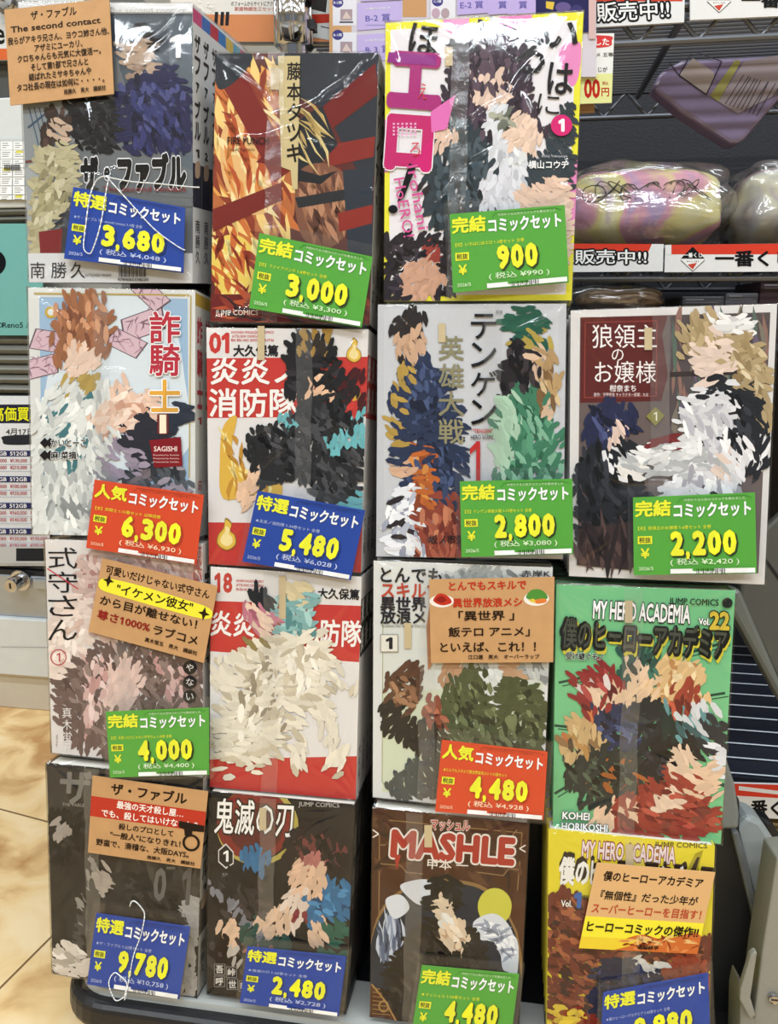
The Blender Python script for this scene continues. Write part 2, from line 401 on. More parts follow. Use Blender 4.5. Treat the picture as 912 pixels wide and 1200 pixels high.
pst_ = sheet('phone_poster', 'teal smartphone poster on the left cabinet', 'poster', (-50, 262, 50, 262, 50, 393, -50, 393), CAB, 0x6fb0ac, d, .002, .006)
k = pxink(CAB.off(.0061), (-50, 262, 50, 262, 50, 393, -50, 393), None); k.e(0x101418, -7, 308, 14, 15); k.build('lens_picture', pst_)
def d(k):
    k.r(0x23253a, -40, 474, 60, 496); k.t('高価買取', 20, 485, 58, 17, 0xe8e820, .02)
    k.t('4月17日', 23, 506, 32, 7.5, 0x181818, .012); k.b(0x2a2c34, 5, 511, 40, 510, 40, 520, 8, 521, 3, 516)
    for j, y in enumerate((528, 558, 589, 619)):
        k.r(0x2c3160, -40, y, 60, y + 7); k.t('256GB', -2, y + 3.5, 20, 4.6, 0xffffff, .01); k.t('512GB', 22, y + 3.5, 20, 4.6, 0xffffff, .01); k.t('1TB', 45, y + 3.5, 12, 4.6, 0xffffff, .01)
        for q in range(2 if j else 2):
            yy = y + 12 + q * 8
            for i, x in enumerate((-2, 22, 46)): k.t('¥%d,000' % ((120, 200, 170, 140, 150, 130, 110, 180)[j * 2 + q] - i * 0 + i * 10), x, yy, 20, 5, 0xb03a48, .008)
            k.r(0xaab0c0, -40, yy + 4, 60, yy + 4.5)
    k.r(0xc0c0c0, -40, 640, 60, 660); k.r(0x26282e, 20, 642, 60, 657)
sheet('price_list_sheet', 'white buy-back price table sheet with yellow heading on the left cabinet', 'price list', (-50, 464, 58, 464, 58, 663, -50, 663), CAB, 0xdfe3ea, d, .001, .003)

# --- wire shelving behind the rack, at the right
ws = empty('wire_shelf_unit', (SH.hit(640, 600).x, YS + .2, 0), 'dark wire shelving unit with chrome post behind the comic rack', 'shelf')
x0 = SH.hit(338, 30).x; x1 = 1.25
def postat(x, y, zt):
    b = MB(); b.tube((x, y, 0), (x, y, zt), .0125, 20)
    for k in range(14): b.tube((x, y, .1 + k * .12), (x, y, .1025 + k * .12), .0129, 20)
    return b.build('post', CHROME, ws, True)
px_ = PST.hit(344, 30).x
postat(px_, YS - .024, 1.75); postat(px_, YS + .36, 1.75); postat(x1, YS, 1.75); postat(x1, YS + .36, 1.75)
zk = PST.hit(344, 55).z; YP = YS - .024
b = MB(); b.tube((px_, YP, zk), (px_, YP, zk + .045), .0175, 28, 0, .0155)
for k in range(9): b.tube((px_ + .0165 * math.cos(k * .7), YP + .0165 * math.sin(k * .7), zk + .001), (px_ + .0155 * math.cos(k * .7), YP + .0155 * math.sin(k * .7), zk + .044), .002, 6)
b.build('collar', CHROME, ws, True)
b = MB(); b.box(px_ + .012, YP - .006, zk + .012, px_ + .021, YP + .006, zk + .02); b.box(px_ + .012, YP - .006, zk + .036, px_ + .021, YP + .006, zk + .042); b.build('clip', BLACKP, ws)
def deck(z, depth, wire, xa, xb, cross=.16, step=.0105):
    b = MB(); n = int(depth / step)
    for i in range(n + 1): b.tube((xa, YS + .012 + i * step, z), (xb, YS + .012 + i * step, z), wire, 6)
    x = xa + .19
    while x < xb: b.tube((x, YS + .005, z - .006), (x, YS + depth, z - .006), .0035, 6); x += cross
    for yy in (YS + .006, YS + depth + .012):
        b.tube((xa, yy, z + .002), (xb, yy, z + .002), .003, 8); b.tube((xa, yy, z - .026), (xb, yy, z - .026), .003, 8)
        x = xa; s = 1
        while x < xb: b.tube((x, yy, z - .026 if s else z + .002), (x + .026, yy, z + .002 if s else z - .026), .002, 6); x += .026; s ^= 1
    return b.build('deck', mat('dark_wire', 0x62646a, .4, .5), ws)
ZU = SH.hit(800, 22).z + .01; ZM = SH.hit(800, 290).z - .002; ZL = SH.hit(890, 917).z - .002
deck(ZU, .27, .0015, px_, x1); deck(ZM, .34, .0016, px_, x1)
b = MB(); b.box(px_, YS + .015, ZL - .012, x1, YS + .42, ZL - .003); b.build('bottom_deck', mat('deck_board', 0x252833, .45), ws)
b = MB(); n = 13
for i in range(n): b.tube((px_, YS + .02 + i * .033, ZL - .001), (x1, YS + .02 + i * .033, ZL - .001), .0011, 6)
b.build('deck_wire', mat('pale_wire', 0x9aa0a8, .35, .3), ws)
def back_mesh():
    m = mat('back_panel_mesh', 0x23242b, .7, bump=.4, scale=500, vary=.2); return m
b = MB(); b.box(px_, YS + .385, 0.02, x1, YS + .392, 1.72); b.build('back_panel', back_mesh(), ws)
BACKG = Pl((0, YS + .30, 0), (0, -1, 0))

def strip(px, draw, label):
    sheet('shelf_price_strip', label, 'shelf strip', px, SH, 0xe6e6e8, draw, .003, .002)['group'] = 'lottery shelf strips'
def d1(k, dy=0, dx=0):
    k.p(0xd8412f, 640, 277 + dy, 768, 277 + dy, 760, 295 + dy, 640, 295 + dy)
    k.t('販売中!!', 716 + dx, 301 + dy, 89, 21, 0x16161a, .10); k.t('販売中!!', 716 + dx, 301 + dy, 84, 17, 0xf4f4f4, .012)
def d2(k, dy=0, dx=0, sc=1):
    k.r(0xd8412f, 780 + dx, 283 + dy, 960 + dx, 297 + dy); k.p(0xe6e6e8, 780 + dx, 283 + dy, 787 + dx, 283 + dy, 787 + dx, 297.5 + dy, 780 + dx, 297.5 + dy)
    k.p(0x16161a, 798 + dx, 302 + dy, 812 + dx, 288 + dy, 826 + dx, 302 + dy); k.p(0xf0f0f0, 798 + dx, 303 + dy, 826 + dx, 303 + dy, 812 + dx, 317 + dy)
    k.ln(0x303034, .8, 798 + dx, 304 + dy, 812 + dx, 317 + dy, 826 + dx, 304 + dy); k.p(0xc84838, 806 + dx, 309 + dy, 817 + dx, 307 + dy, 812 + dx, 315 + dy)
    k.t('一番くじ', 812 + dx, 298 + dy, 22, 5.5, 0xffffff, .02); k.t('KUJI', 812 + dx, 305.5 + dy, 14, 1.8, 0x505050)
    k.t('一番くじ', 883 + dx, 302 + dy, 90, 19, 0x141418, .035)
strip((640, 285.5, 778, 286, 777, 318, 640, 319), d1, 'white and red strip reading 販売中!! on the shelf edge under the plush bag')
strip((780, 287, 960, 285, 960, 318, 779, 319), lambda k: d2(k, 1), 'white and red strip with diamond logo on the shelf edge under the plush bag')
def du(k):
    k.r(0xd8412f, 640, -12, 800, 1.5); k.t('販売中!!', 742, 12.5, 90, 28, 0x16161a, .10, -3); k.t('販売中!!', 742, 12.5, 85, 23, 0xf4f4f4, .012, -3)
strip((640, -12, 803, -14, 802, 26, 640, 35), du, 'white and red strip reading 販売中!! on the highest shelf edge')
strip((809, -14, 1000, -20, 1000, 15, 809, 23.5), lambda k: d2(k, -302, 31), 'white and red strip with diamond logo on the highest shelf edge')
def dl(k):
    k.p(0xd8412f, 840, 917, 960, 921, 960, 938, 840, 931); k.p(0xe6e6e8, 866, 921, 930, 929, 930, 933, 866, 926)
    k.t('一番くじ', 899, 947, 78, 19, 0x141418, .035, 1.5)
strip((820, 917, 1000, 922, 1000, 964, 820, 955), dl, 'red and white strip reading 一番く on the lowest shelf by the grey cart side')

# --- boards and posters hung on the shelving
def d(k):
    k.r(0xd98c5c, 200, 17, 412, 49); k.r(0xe9e2da, 200, -30, 412, 17)
    k.t('のフォームからサイトにアクセス！', 300, 4.5, 58, 5.5, 0x201814, .015); k.t('家庭物語生三セック', 299, 10.5, 48, 5, 0xc05848, .015)
    for i, x in enumerate((252, 259, 265)): k.p(0x282428, x, 14, x + 4, 14, x + 3, 30, x - 1, 30)
    k.r(0x5a544e, 200, 49, 412, 52); k.p(0xc8402c, 363, 17, 388, 17, 388, 28, 363, 28)
    k.p(0xd6d8d6, 355, -30, 412, -30, 412, 48, 392, 48, 355, 42); k.p(0xc23b2c, 363, 17, 396, 16, 400, 26, 363, 28); k.p(0x34302e, 362, 0, 384, -4, 382, 15, 362, 10); k.ln(0x302c2c, 1.2, 376, 31, 398, 36, 408, 28)
    for i in range(26): k.e(0xf4efe6, 224 + k.rnd.random() * 26, 1 + k.rnd.random() * 14, 1.6, 1.3, 8)
sheet('entry_board', 'cream and orange notice board behind the chrome post', 'board', (200, -30, 412, -30, 412, 52, 200, 52), BRD, 0xe6dfd4, d, .004)
def d(k):
    k.r(0xd9a878, 386, -30, 412, 80); k.r(0xcf9c6c, 472, -30, 500, 20)
    for y in (2, 40, 78):
        k.r(0xece8ee, 390, y - 2, 418, y + 28); k.e(0x4a4488, 396, y + 1, 6.5, 6); k.t('B-2賞' if y < 30 else 'B-3賞', 396, y + 1, 10, 3.6, 0xffffff, .01)
        k.r(0xb09aa0, 399, y + 9, 413, y + 22); k.p(0xe0c8c0, 401, y + 20, 406, y + 11, 412, y + 20); k.r(0x60606a, 398, y + 23, 414, y + 25)
    for (x, y, s) in ((419, 4, 'B-2 賞'), (419, 41, 'B-3 賞')):
        k.p(0xc9b6e6, x, y, x + 52, y - 3, x + 52, y + 28, x, y + 32); k.t(s, x + 24, y + 17, 29, 9, 0x5b56a8, .008, -3); k.t('の場合は必ず', x + 24, y + 6, 30, 3, 0xf6f2fc, .01, -3); k.r(0xa99bd0, x + 10, y + 25, x + 38, y + 26)
    k.p(0xc9b6e6, 423, -16, 472, -18, 472, 0, 423, 2)
    for (x, s) in ((536, 'E-2 賞'), (572, '賞'), (596, '賞')):
        k.p(0xc4b0e4, x, -20, x + 40, -22, x + 40, 15, x, 18); k.t(s, x + 17, 6, 27 if len(s) > 2 else 10, 9, 0x5b56a8, .01, -2)
    k.r(0xece8ee, 505, -20, 534, 30); k.e(0x4a4488, 513, 2, 6.5, 6); k.t('C-3賞', 513, 2, 9, 3.4, 0xffffff, .01); k.e(0xc8a8b8, 511, 16, 5, 6); k.e(0xb8a0a8, 522, 16, 5, 6)
    k.r(0x2b2a58, 628, -20, 690, 38); k.p(0xe2c048, 640, 2, 650, 3, 648, 12, 640, 10); k.e(0x6a5a90, 660, 9, 9, 6); k.e(0x403c70, 676, 15, 8, 9); k.r(0xd9b7b4, 690, -20, 698, 46)
sheet('prize_board', 'lavender and orange prize board with labels B-2賞 and B-3賞', 'board', (386, -30, 699, -30, 699, 90, 386, 90), BRD, 0xd8cfd8, d, .004, .006)
def d(k):
    k.b(0xd84040, 670, 43, 714, 42, 717, 48, 712, 55, 670, 56); k.t('しました', 697, 49, 34, 8.5, 0xffffff, .02)
    k.t('ズアニメ 五等', 699, 64, 40, 5.2, 0x333333, .005); k.t('本日のくじが', 694, 81.5, 36, 6, 0x222222, .01)
    k.p(0xe8e9a0, 670, 88, 719, 86, 717, 121, 670, 122); k.t('00', 694, 104, 19, 23, 0xc02820, .035); k.t('円', 709.5, 108, 9, 10, 0xc02820, .02); k.t('税込', 709.5, 97.5, 7, 4, 0xc02820, .01)
sheet('price_notice', 'white and yellow notice card ending in 00円 beside the yellow-bordered comics', 'sign', (672, 39, 720, 39, 717, 120.5, 672, 122), SH.off(.01), 0xf0efec, d, .0015)
sheet('backing_tab', 'small tan board corner under the yellow notice card', 'board', (676, 121, 697, 121, 697, 132, 676, 133), SH.off(.004), 0xb88a58, lambda k: k.r(0x9a7044, 676, 129, 697, 133), .002)

# --- wrapped goods on the shelf
def pastel(name, cols, scale):
    m = bpy.data.materials.new(name); m.use_nodes = True; nt = m.node_tree; L = nt.links.new; b = nt.nodes['Principled BSDF']; b.inputs['Roughness'].default_value = .8
    tc = nt.nodes.new('ShaderNodeTexCoord'); v = nt.nodes.new('ShaderNodeTexNoise'); v.inputs['Scale'].default_value = scale; v.inputs['Detail'].default_value = 2.5; v.inputs['Distortion'].default_value = 1.4
    cr = nt.nodes.new('ShaderNodeValToRGB'); cr.color_ramp.interpolation = 'EASE'; L(tc.outputs['Object'], v.inputs['Vector']); L(v.outputs['Fac'], cr.inputs[0])
    e = cr.color_ramp.elements; e[0].position = .33; e[0].color = lin(cols[0]); e[1].position = .66; e[1].color = lin(cols[-1])
    for i, c in enumerate(cols[1:-1]): k = e.new(.33 + .33 * (i + 1) / (len(cols) - 1)); k.color = lin(c)
    L(cr.outputs[0], b.inputs['Base Color']); return m
def cushion(name, c, rx, ry, rz, m, parent, ph=0, pw=.55, amp=.04, seg=(48, 24)):
    V, F = [], []; nu, nv = seg
    sg = lambda t, p: math.copysign(abs(t) ** p, t)
    for j in range(nv + 1):
        th = -math.pi / 2 + math.pi * j / nv
        for i in range(nu):
            f = 2 * math.pi * i / nu
            x, y, z = sg(math.cos(th), pw) * sg(math.cos(f), pw), sg(math.cos(th), pw) * sg(math.sin(f), pw), sg(math.sin(th), pw + .25)
            k = 1 + amp * noise.noise(Vector((x * 2.1 + ph, y * 2.1, z * 2.1)))* 2
            V.append((c[0] + x * rx * k, c[1] + y * ry * k, c[2] + z * rz * k))
    for j in range(nv):
        for i in range(nu): F.append([j * nu + i, j * nu + (i + 1) % nu, (j + 1) * nu + (i + 1) % nu, (j + 1) * nu + i])
    return link(name, V, F, m, parent, True)
PF = Pl((0, YS + .06, 0), (0, -1, 0))
def bagged(nm, label, x0, y0, x1, y1, m, ph, script=True):
    a, c = PF.hit(x0, y0), PF.hit(x1, y1); cx = (a.x + c.x) / 2; hz = (a.z - ZM) / 2 - .004; hx = (c.x - a.x) / 2
    t = empty(nm, (cx, YS + .13, ZM + .003), label, 'plush', 'bagged plush on the shelf')
    cz = ZM + .004 + hz
    cu = cushion('cushion', (cx, YS + .13, cz), hx * .94, .075, hz * .93, m, t, ph)
    cushion('bag', (cx, YS + .13, cz + .002), hx * .985, .083, hz, BAG, t, ph + 5, .45, .09, (72, 36))
    b = MB(); q = random.Random(ph)
    for k in range(9):                                  # loose squiggle of stitched line work on the fabric
        x = cx - hx * .55 + k * hx * .14; z = cz + hz * (.25 + .12 * q.random()); P = []
        for i in range(14): P.append((x + .012 * math.cos(i * .6 + k), YS + .0555 + .002 * (i % 2), z + .008 * math.sin(i * .6 * (1 + k % 2 * .5))))
        b.path(P, .0006, 5)
    if script: b.build('stitching', mat('stitch_thread', 0x4a4640, .8), t)
    return t
bagged('bagged_plush', 'pastel yellow pink and lilac plush in a clear bag on the middle shelf', 650, 184, 860, 287, pastel('pastel_fabric', (0xb59ac8, 0xdc9cb4, 0xe6d890, 0xe9e2b0, 0xc8a6cc), 9), 1)
bagged('bagged_plush', 'pale grey and red plush in a clear bag cut off by the right frame edge', 874, 180, 1010, 287, pastel('grey_fabric', (0xb04a58, 0xb8b0b4, 0xc8c4ba, 0xd2ccb4, 0xa89ab0), 11), 4, False)
# translucent mauve box leaning behind the plush bags
PB = Pl((0, YS + .085, 0), (0, -1, 0))
t = empty('prize_box', (PB.hit(880, 170).x, YS + .1, PB.hit(860, 169).z), 'translucent mauve box with printed label hanging tilted under the upper shelf', 'box')
o = slab('body', (765, 103, 774, 84, 800, 70, 1000, 60, 1000, 70, 912, 118, 874, 162, 866, 168, 856, 168, 800, 132), PB, .03, mat('mauve_plastic', 0x7d6f8c, .22), t, bev=.006)
k = pxink(PB.off(.0005), (768, 64, 1000, 56, 990, 72, 912, 110, 868, 158, 772, 100), None)
k.p(0x978a86, 796, 88, 812, 68, 836, 84, 838, 90, 828, 110); k.ln(0x38343c, 1.4, 785, 74, 796, 88, 828, 111, 846, 72, 812, 60, 796, 88); k.p(0x8f8a52, 832, 112, 862, 70, 869, 72, 842, 119)
k.p(0x8f8388, 842, 119, 872, 72, 960, 56, 960, 120, 888, 147)
for i in range(16):
    x = 850 + i * 4.6; k.ln(0x454048, 1.1, x, 122 + i * 1.7, x + 18 + k.rnd.random() * 6, 88 + i * 1.2)
k.build('printed_label', t)
# goods in the dark below the middle shelf
PD = Pl((0, YS + .1, 0), (0, -1, 0)); zfl = PD.hit(730, 400).z
t = empty('wrapped_parcel', (PD.hit(735, 345).x, YS + .14, zfl), 'brown wrapped parcel in the dark below the middle shelf', 'parcel', None)
a = PD.hit(665, 330); c = PD.hit(805, 345); cushion('paper', ((a.x + c.x) / 2, YS + .16, zfl + .045), (c.x - a.x) / 2 * .72, .06, a.z - zfl - .05, mat('kraft_paper', 0x9a7a54, .7), t, 8)
cushion('bag', ((a.x + c.x) / 2 - .01, YS + .16, zfl + .045), (c.x - a.x) / 2 * .86, .068, a.z - zfl - .046, BAG, t, 3, .5, .08)
for (xa, ya, xb, lab, cc) in ((800, 347, 850, 'dark box beside the brown parcel below the shelf', 0x4a4a50), (851, 343, 890, 'greyish box second from the right frame edge below the shelf', 0x5a5a62), (892, 330, 935, 'dark maroon box at the right frame edge below the shelf', 0x3c2630)):
    a, c = PD.hit(xa, ya), PD.hit(xb, ya); b = MB(); b.box(a.x, YS + .1, zfl, c.x, YS + .2, a.z); o = bevel(tag(b.build('stored_box', flat(cc)), lab, 'box', 'stored boxes below the shelf'), .002)
    k = pxink(PD.off(.0004), (xa + 2, ya + 1, xb - 2, ya + 1, xb - 2, ya + 18, xa + 2, ya + 18), None); k.r(0x8a8a90, xa + 4, ya + 3, (xa + xb) / 2, ya + 5); k.r(0x77757c, xa + 4, ya + 7, xb - 8, ya + 8.5); k.build('box_print', o)
a = PD.hit(768, 338); b = MB(); b.tube((a.x, YS + .33, a.z), (a.x, YS + .322, a.z), .012, 24); bevel(tag(b.build('round_badge', flat(0x98902c)), 'small round yellow badge in the dark below the middle shelf', 'badge'), .002)
b = MB(); b.box(px_ + .02, YS + .02, zfl - .006, x1 - .02, YS + .37, zfl); b.build('inner_deck', mat('deck_board'), ws)
# ------------------------------------------------------------------ the leaning comic cart
EX = Vector((1, 0, 0)); EY = Vector((0, math.sin(LEAN), math.cos(LEAN)))
def RK(u, v, o=0): return RACK.p + EX * u + EY * v + N * o
Q = dict(A1=(22, 3, 226, 5, 226, 332, 35, 331), B1=(253, 63, 444, 62, 433, 380, 247, 377), C1=(452, 27, 684, 14, 670, 352, 450, 353),
 A2=(33, 337, 229, 340, 229, 630, 39, 626), B2=(242, 384, 432, 386, 423, 671, 245, 661), C2=(443, 357, 664, 356, 660, 655, 441, 652), D2=(669, 364, 911, 356, 896, 685, 667, 675),
 A3=(53, 632, 238, 637, 238, 902, 61, 882), B3=(247, 664, 424, 676, 417, 937, 246, 922), C3=(438, 657, 648, 665, 636, 955, 437, 934), D3=(652, 685, 862, 692, 845, 989, 648, 968),
 A4=(55, 894, 238, 912, 231, 1168, 62, 1140), B4=(245, 927, 416, 943, 405, 1187, 243, 1164), C4=(437, 946, 620, 965, 608, 1216, 434, 1190), D4=(643, 971, 838, 991, 828, 1250, 641, 1222))
ROFF = {'1': 0.0, '2': .002, '3': .005, '4': .012}
def corners(key): px = Q[key]; return [RACK.off(ROFF[key[1]]).hit(*px[i:i + 2]) for i in range(0, 8, 2)]
VT = min((c - RACK.p).dot(EY) for k in ('A4', 'B4', 'C4', 'D4') for c in corners(k)[2:]) - .0006
cart = empty('comic_cart', (RK(0, VT, -.05).x, RK(0, VT, -.05).y, 0), 'black leaning cart with grey tray holding four columns of wrapped comic sets', 'display cart')
DEP = .128
b = MB(); b.prism([RK(u, v, -DEP) for u, v in ((-.262, VT - .01), (.24, VT - .01), (.222, .11), (.108, .11), (.108, .26), (-.15, .26), (-.15, .31), (-.262, .31))], N * -.012); b.build('back_board', BLACKP, cart)
def tray_outline(u0, u1, o0, o1, r):
    P = []
    for (cx, cy, a0) in ((u0 + r, o1 - r, 180), (u1 - r, o1 - r, 90)):
        for i in range(9): t = R(a0 - i * 90 / 8); P.append((cx + r * math.cos(t), cy + r * math.sin(t)))
    return P + [(u1, o0), (u0, o0)]
b = MB(); b.prism([RK(u, VT - .006, o) for u, o in tray_outline(-.252, .30, -.16, .027, .045)], EY * -.022); bevel(b.build('tray', BLACKP, cart), .006, 3)
b = MB(); b.prism([RK(u, VT - .0005, o) for u, o in tray_outline(-.242, .288, -.03, .016, .035)], EY * -.0065); b.build('tray_mat', LGREY, cart)
for (u, o) in ((-.20, -.02), (.24, -.02), (-.20, -.13), (.24, -.13)):
    p = RK(u, VT - .028, o); rr = max(p.z - .004, .02) / 2; b = MB(); b.tube((p.x - .012, p.y, rr), (p.x + .012, p.y, rr), rr, 24)
    c_ = bevel(b.build('caster', BLACKP, cart), .003); b = MB(); b.box(p.x - .018, p.y - .014, rr, p.x + .018, p.y + .014, p.z + .006); b.box(p.x - .017, p.y - .005, rr - .004, p.x + .017, p.y + .005, rr); b.build('caster_fork', GREYP, c_)
def side(name, px, off, th, m, bev=.003): return slab(name, px, RACK.off(off), th, m, cart, bev=bev)
side('side_liner', (836, 930, 868, 936, 868, 975, 893, 1112, 884, 1160, 876, 1290, 815, 1290, 815, 960), -.055, .05, mat('black_liner', 0x1b1c1e, .5, bump=.1))
side('side_fin', (846, 880, 853, 893, 862, 920, 867, 955, 866, 972, 838, 972, 838, 880), -.04, .006, GREYP)
side('side_rail', (860, 972, 876, 955, 893, 962, 908, 985, 916, 1030, 905, 1100, 896, 1118, 872, 1020), -.062, .03, mat('pale_grey_plastic', 0x9aa0a0, .4), .006)
side('side_edge', (857, 975, 866, 974, 878, 1020, 898, 1112, 893, 1120, 866, 1010), -.05, .01, mat('rim_grey', 0x686c6e, .4), .003)
side('corner_guard', (890, 958, 905, 963, 918, 985, 930, 1020, 930, 1060, 912, 1010), -.09, .02, BLACKP)
side('end_post', (911, 1006, 960, 1000, 960, 1290, 865, 1290, 868, 1180, 872, 1160, 881, 1176, 884, 1192, 893, 1120), -.01, .03, mat('warm_grey_post', 0x8d8a80, .45, bump=.1, scale=300), .004)
side('post_flange', (884, 1116, 888, 1116, 880, 1170, 886, 1190, 880, 1196, 867, 1172, 868, 1160, 880, 1120), -.004, .006, mat('warm_grey_post'), .002)
pp = RACK.off(-.006).hit(908, 1172); b = MB(); b.tube(pp, pp + N * -.006, .0035, 20); sc_ = bevel(b.build('screw', CHROME, cart), .001)
b = MB(); b.prism([pp + N * .0004 + EX * x + EY * y for x, y in ((-.0026, -.0005), (.0026, -.0005), (.0026, .0005), (-.0026, .0005))], N * -.0006); b.build('screw_slot', BLACKP, sc_)
side('folded_panel', (868, 690, 874, 640, 960, 560, 960, 868, 912, 800, 866, 700), -.165, .012, DGREY)
side('panel_rim', (852, 690, 868, 690, 914, 796, 960, 862, 960, 885, 912, 818, 856, 716), -.158, .02, mat('rim_metal', 0x777a76, .35, .3), .004)
side('panel_seam', (884, 640, 888, 640, 960, 740, 960, 747), -.1645, .004, BLACKP, 0)

# ------------------------------------------------------------------ wrapped comic sets
BK = -N
VOLMAT = {}
def film(parent, q, up, back, depth, seed, seam=None, nu=100, nv=150):
    rnd = random.Random(seed); a, b_, c, d = q; W = (b_ - a).length; Hh = (d - a).length
    U, V = np.meshgrid(np.linspace(0, 1, nu + 1), np.linspace(0, 1, nv + 1)); X = U * W; Y = V * Hh; Z = np.zeros_like(X)
    def crease(x0, y0, x1, y1, A, wd):
        nonlocal Z
        L = math.hypot(x1 - x0, y1 - y0); ux, uy = (x1 - x0) / L, (y1 - y0) / L
        s = (X - x0) * ux + (Y - y0) * uy; t = -(X - x0) * uy + (Y - y0) * ux
        t = t + .0016 * np.sin(s * 130 + seed + A * 9e3)
        Z += A * np.exp(-(t / wd) ** 2) * np.clip(np.minimum(s + .004, L - s) / (.35 * L), 0, 1)
    for (cx, cy, sx, sy) in ((0, 0, 1, 1), (W, 0, -1, 1), (0, Hh, 1, -1), (W, Hh, -1, -1)):
        for k in range(4):
            t = R(rnd.uniform(12, 78)); L = rnd.uniform(.02, .075)
            crease(cx, cy, cx + sx * L * math.cos(t), cy + sy * L * math.sin(t), rnd.uniform(.0004, .0011), rnd.uniform(.0011, .0022))
    for k in range(5):
        x, y = rnd.uniform(.1, .9) * W, rnd.uniform(.1, .9) * Hh; t = rnd.uniform(0, math.pi); L = rnd.uniform(.03, .09)
        crease(x, y, x + L * math.cos(t), y + L * math.sin(t), rnd.uniform(.0003, .0009), rnd.uniform(.0011, .0022))
    for k in range(5):
        fx, fy, ph = rnd.uniform(15, 90), rnd.uniform(15, 90), rnd.uniform(0, 6); Z += .00012 * np.sin(fx * X + fy * Y * rnd.choice((-1, 1)) + ph)
    Z *= np.clip(np.minimum(np.minimum(U, 1 - U), np.minimum(V, 1 - V)) / .02 + .25, 0, 1)
    Z = np.clip(Z, -.0004, .002) + .0014
    n = (d - a).cross(b_ - a).normalized()
    n = n if n.dot(N) > 0 else -n
    f = bil(q); verts = [f(U[j, i], V[j, i]) + n * Z[j, i] for j in range(nv + 1) for i in range(nu + 1)]; faces = []
    for j in range(nv):
        for i in range(nu): k = j * (nu + 1) + i; faces.append([k, k + 1, k + nu + 2, k + nu + 1])
    rim = [i for i in range(nu + 1)] + [j * (nu + 1) + nu for j in range(1, nv + 1)] + [nv * (nu + 1) + i for i in range(nu - 1, -1, -1)] + [j * (nu + 1) for j in range(nv - 1, 0, -1)]
    cen = sum(q, Vector()) / 4
    o = len(verts); verts += [verts[i] + (verts[i] - cen).normalized() * .0006 + back * (depth + .002) for i in rim]
    for i in range(len(rim)): faces.append([rim[i], o + i, o + (i + 1) % len(rim), rim[(i + 1) % len(rim)]])
    return link('shrink_film', verts, faces, FILM, parent, True)

def comic_set(key, label, draw, nvol, th, cov, spine=None, spine_vols=0, back=None, seam=None, tape=None, group='shrink wrapped comic sets on the cart', seamw=.012):
    px = Q[key]; q = corners(key); front = RACK.off(ROFF[key[1]]); bk = back or BK
    base = (q[2] + q[3]) / 2 + bk * (nvol * th / 2); root = empty('comic_set', base, label, 'comics', group)
    up = (q[0] - q[3]).normalized(); rt = (q[1] - q[0]).normalized(); cm = flat(cov, .4); first = None
    for i in range(nvol):
        o0 = bk * (i * th); e = bk * th * .985; c = bk * .0007; mb = MB()
        P = [p + o0 for p in q]
        mb.prism(P, c, 0); mb.prism([p + e - c for p in P], c, 0)
        mb.prism([P[1] - rt * .0008, P[1], P[2], P[2] - rt * .0008], e, 0)
        ins = [P[0] + rt * .0012 - up * .0012, P[1] - rt * .0006 - up * .0012, P[2] - rt * .0006 + up * .0012, P[3] + rt * .0012 + up * .0012]
        mb.prism([p + c for p in ins], e - 2 * c, 1)
        v = mb.build('volume', [cm, PAPER], root)
        if first is None: first = v
        if spine and i < spine_vols:
            A, B, Cc, D = P[1], P[1] + e, P[2] + e, P[2]; f = bil((A, B, Cc, D)); k = Ink(lambda u, w_, f=f: f(u, w_), rt, UNIT, None); spine(k, i); k.build('spine_print', v)
    ink = Ink(lambda x, y: front.hit(x, y), N, [(px[i], px[i + 1]) for i in range(0, 8, 2)], cov)
    draw(ink); ink.build('cover_print', first)
    dep = nvol * th
    fq = [q[0] - rt * .0006 + up * .0006, q[1] + rt * .0008 + up * .0006, q[2] + rt * .0008 - up * .0004, q[3] - rt * .0006 - up * .0004]
    film(root, fq, up, bk, dep, sum(map(ord, key)) * 13)
    f = bil(q)
    if seam is not None:
        hw = seamw / (q[1] - q[0]).length / 2; V = []; n = 40
        for j in range(n + 1):
            w_ = j / n; z = .0024 + .0004 * math.sin(j * 1.7) ; dx = .004 * math.sin(j * .5 + ord(key[0]))
            V += [f(seam - hw + dx, w_) + N * z, f(seam + hw * .2 + dx, w_) + N * (z + .0006), f(seam + hw + dx, w_) + N * z]
        F = [[3 * j + i, 3 * j + i + 1, 3 * j + i + 4, 3 * j + i + 3] for j in range(n) for i in (0, 1)]
        link('seam_strip', V, F, SEAM, root, True)
    if tape:
        x, y, w_, h_ = tape; pl = front.off(.0011)
        mb = MB(); mb.prism([pl.hit(x - w_ / 2, y - h_ / 2), pl.hit(x + w_ / 2, y - h_ / 2), pl.hit(x + w_ / 2, y + h_ / 2), pl.hit(x - w_ / 2, y + h_ / 2)], N * -.0003); mb.build('tape_tab', TAPE, root)
    if key[1] != '4':                                   # the thin shelf plate this set stands on
        b = MB(); b.prism([q[3] - up * .0004 + BK * .02, q[2] - up * .0004 + BK * .02, q[2] - up * .0004 + BK * DEP, q[3] - up * .0004 + BK * DEP], -up * .0008); b.build('shelf_plate', BLACKP, cart)
    return root
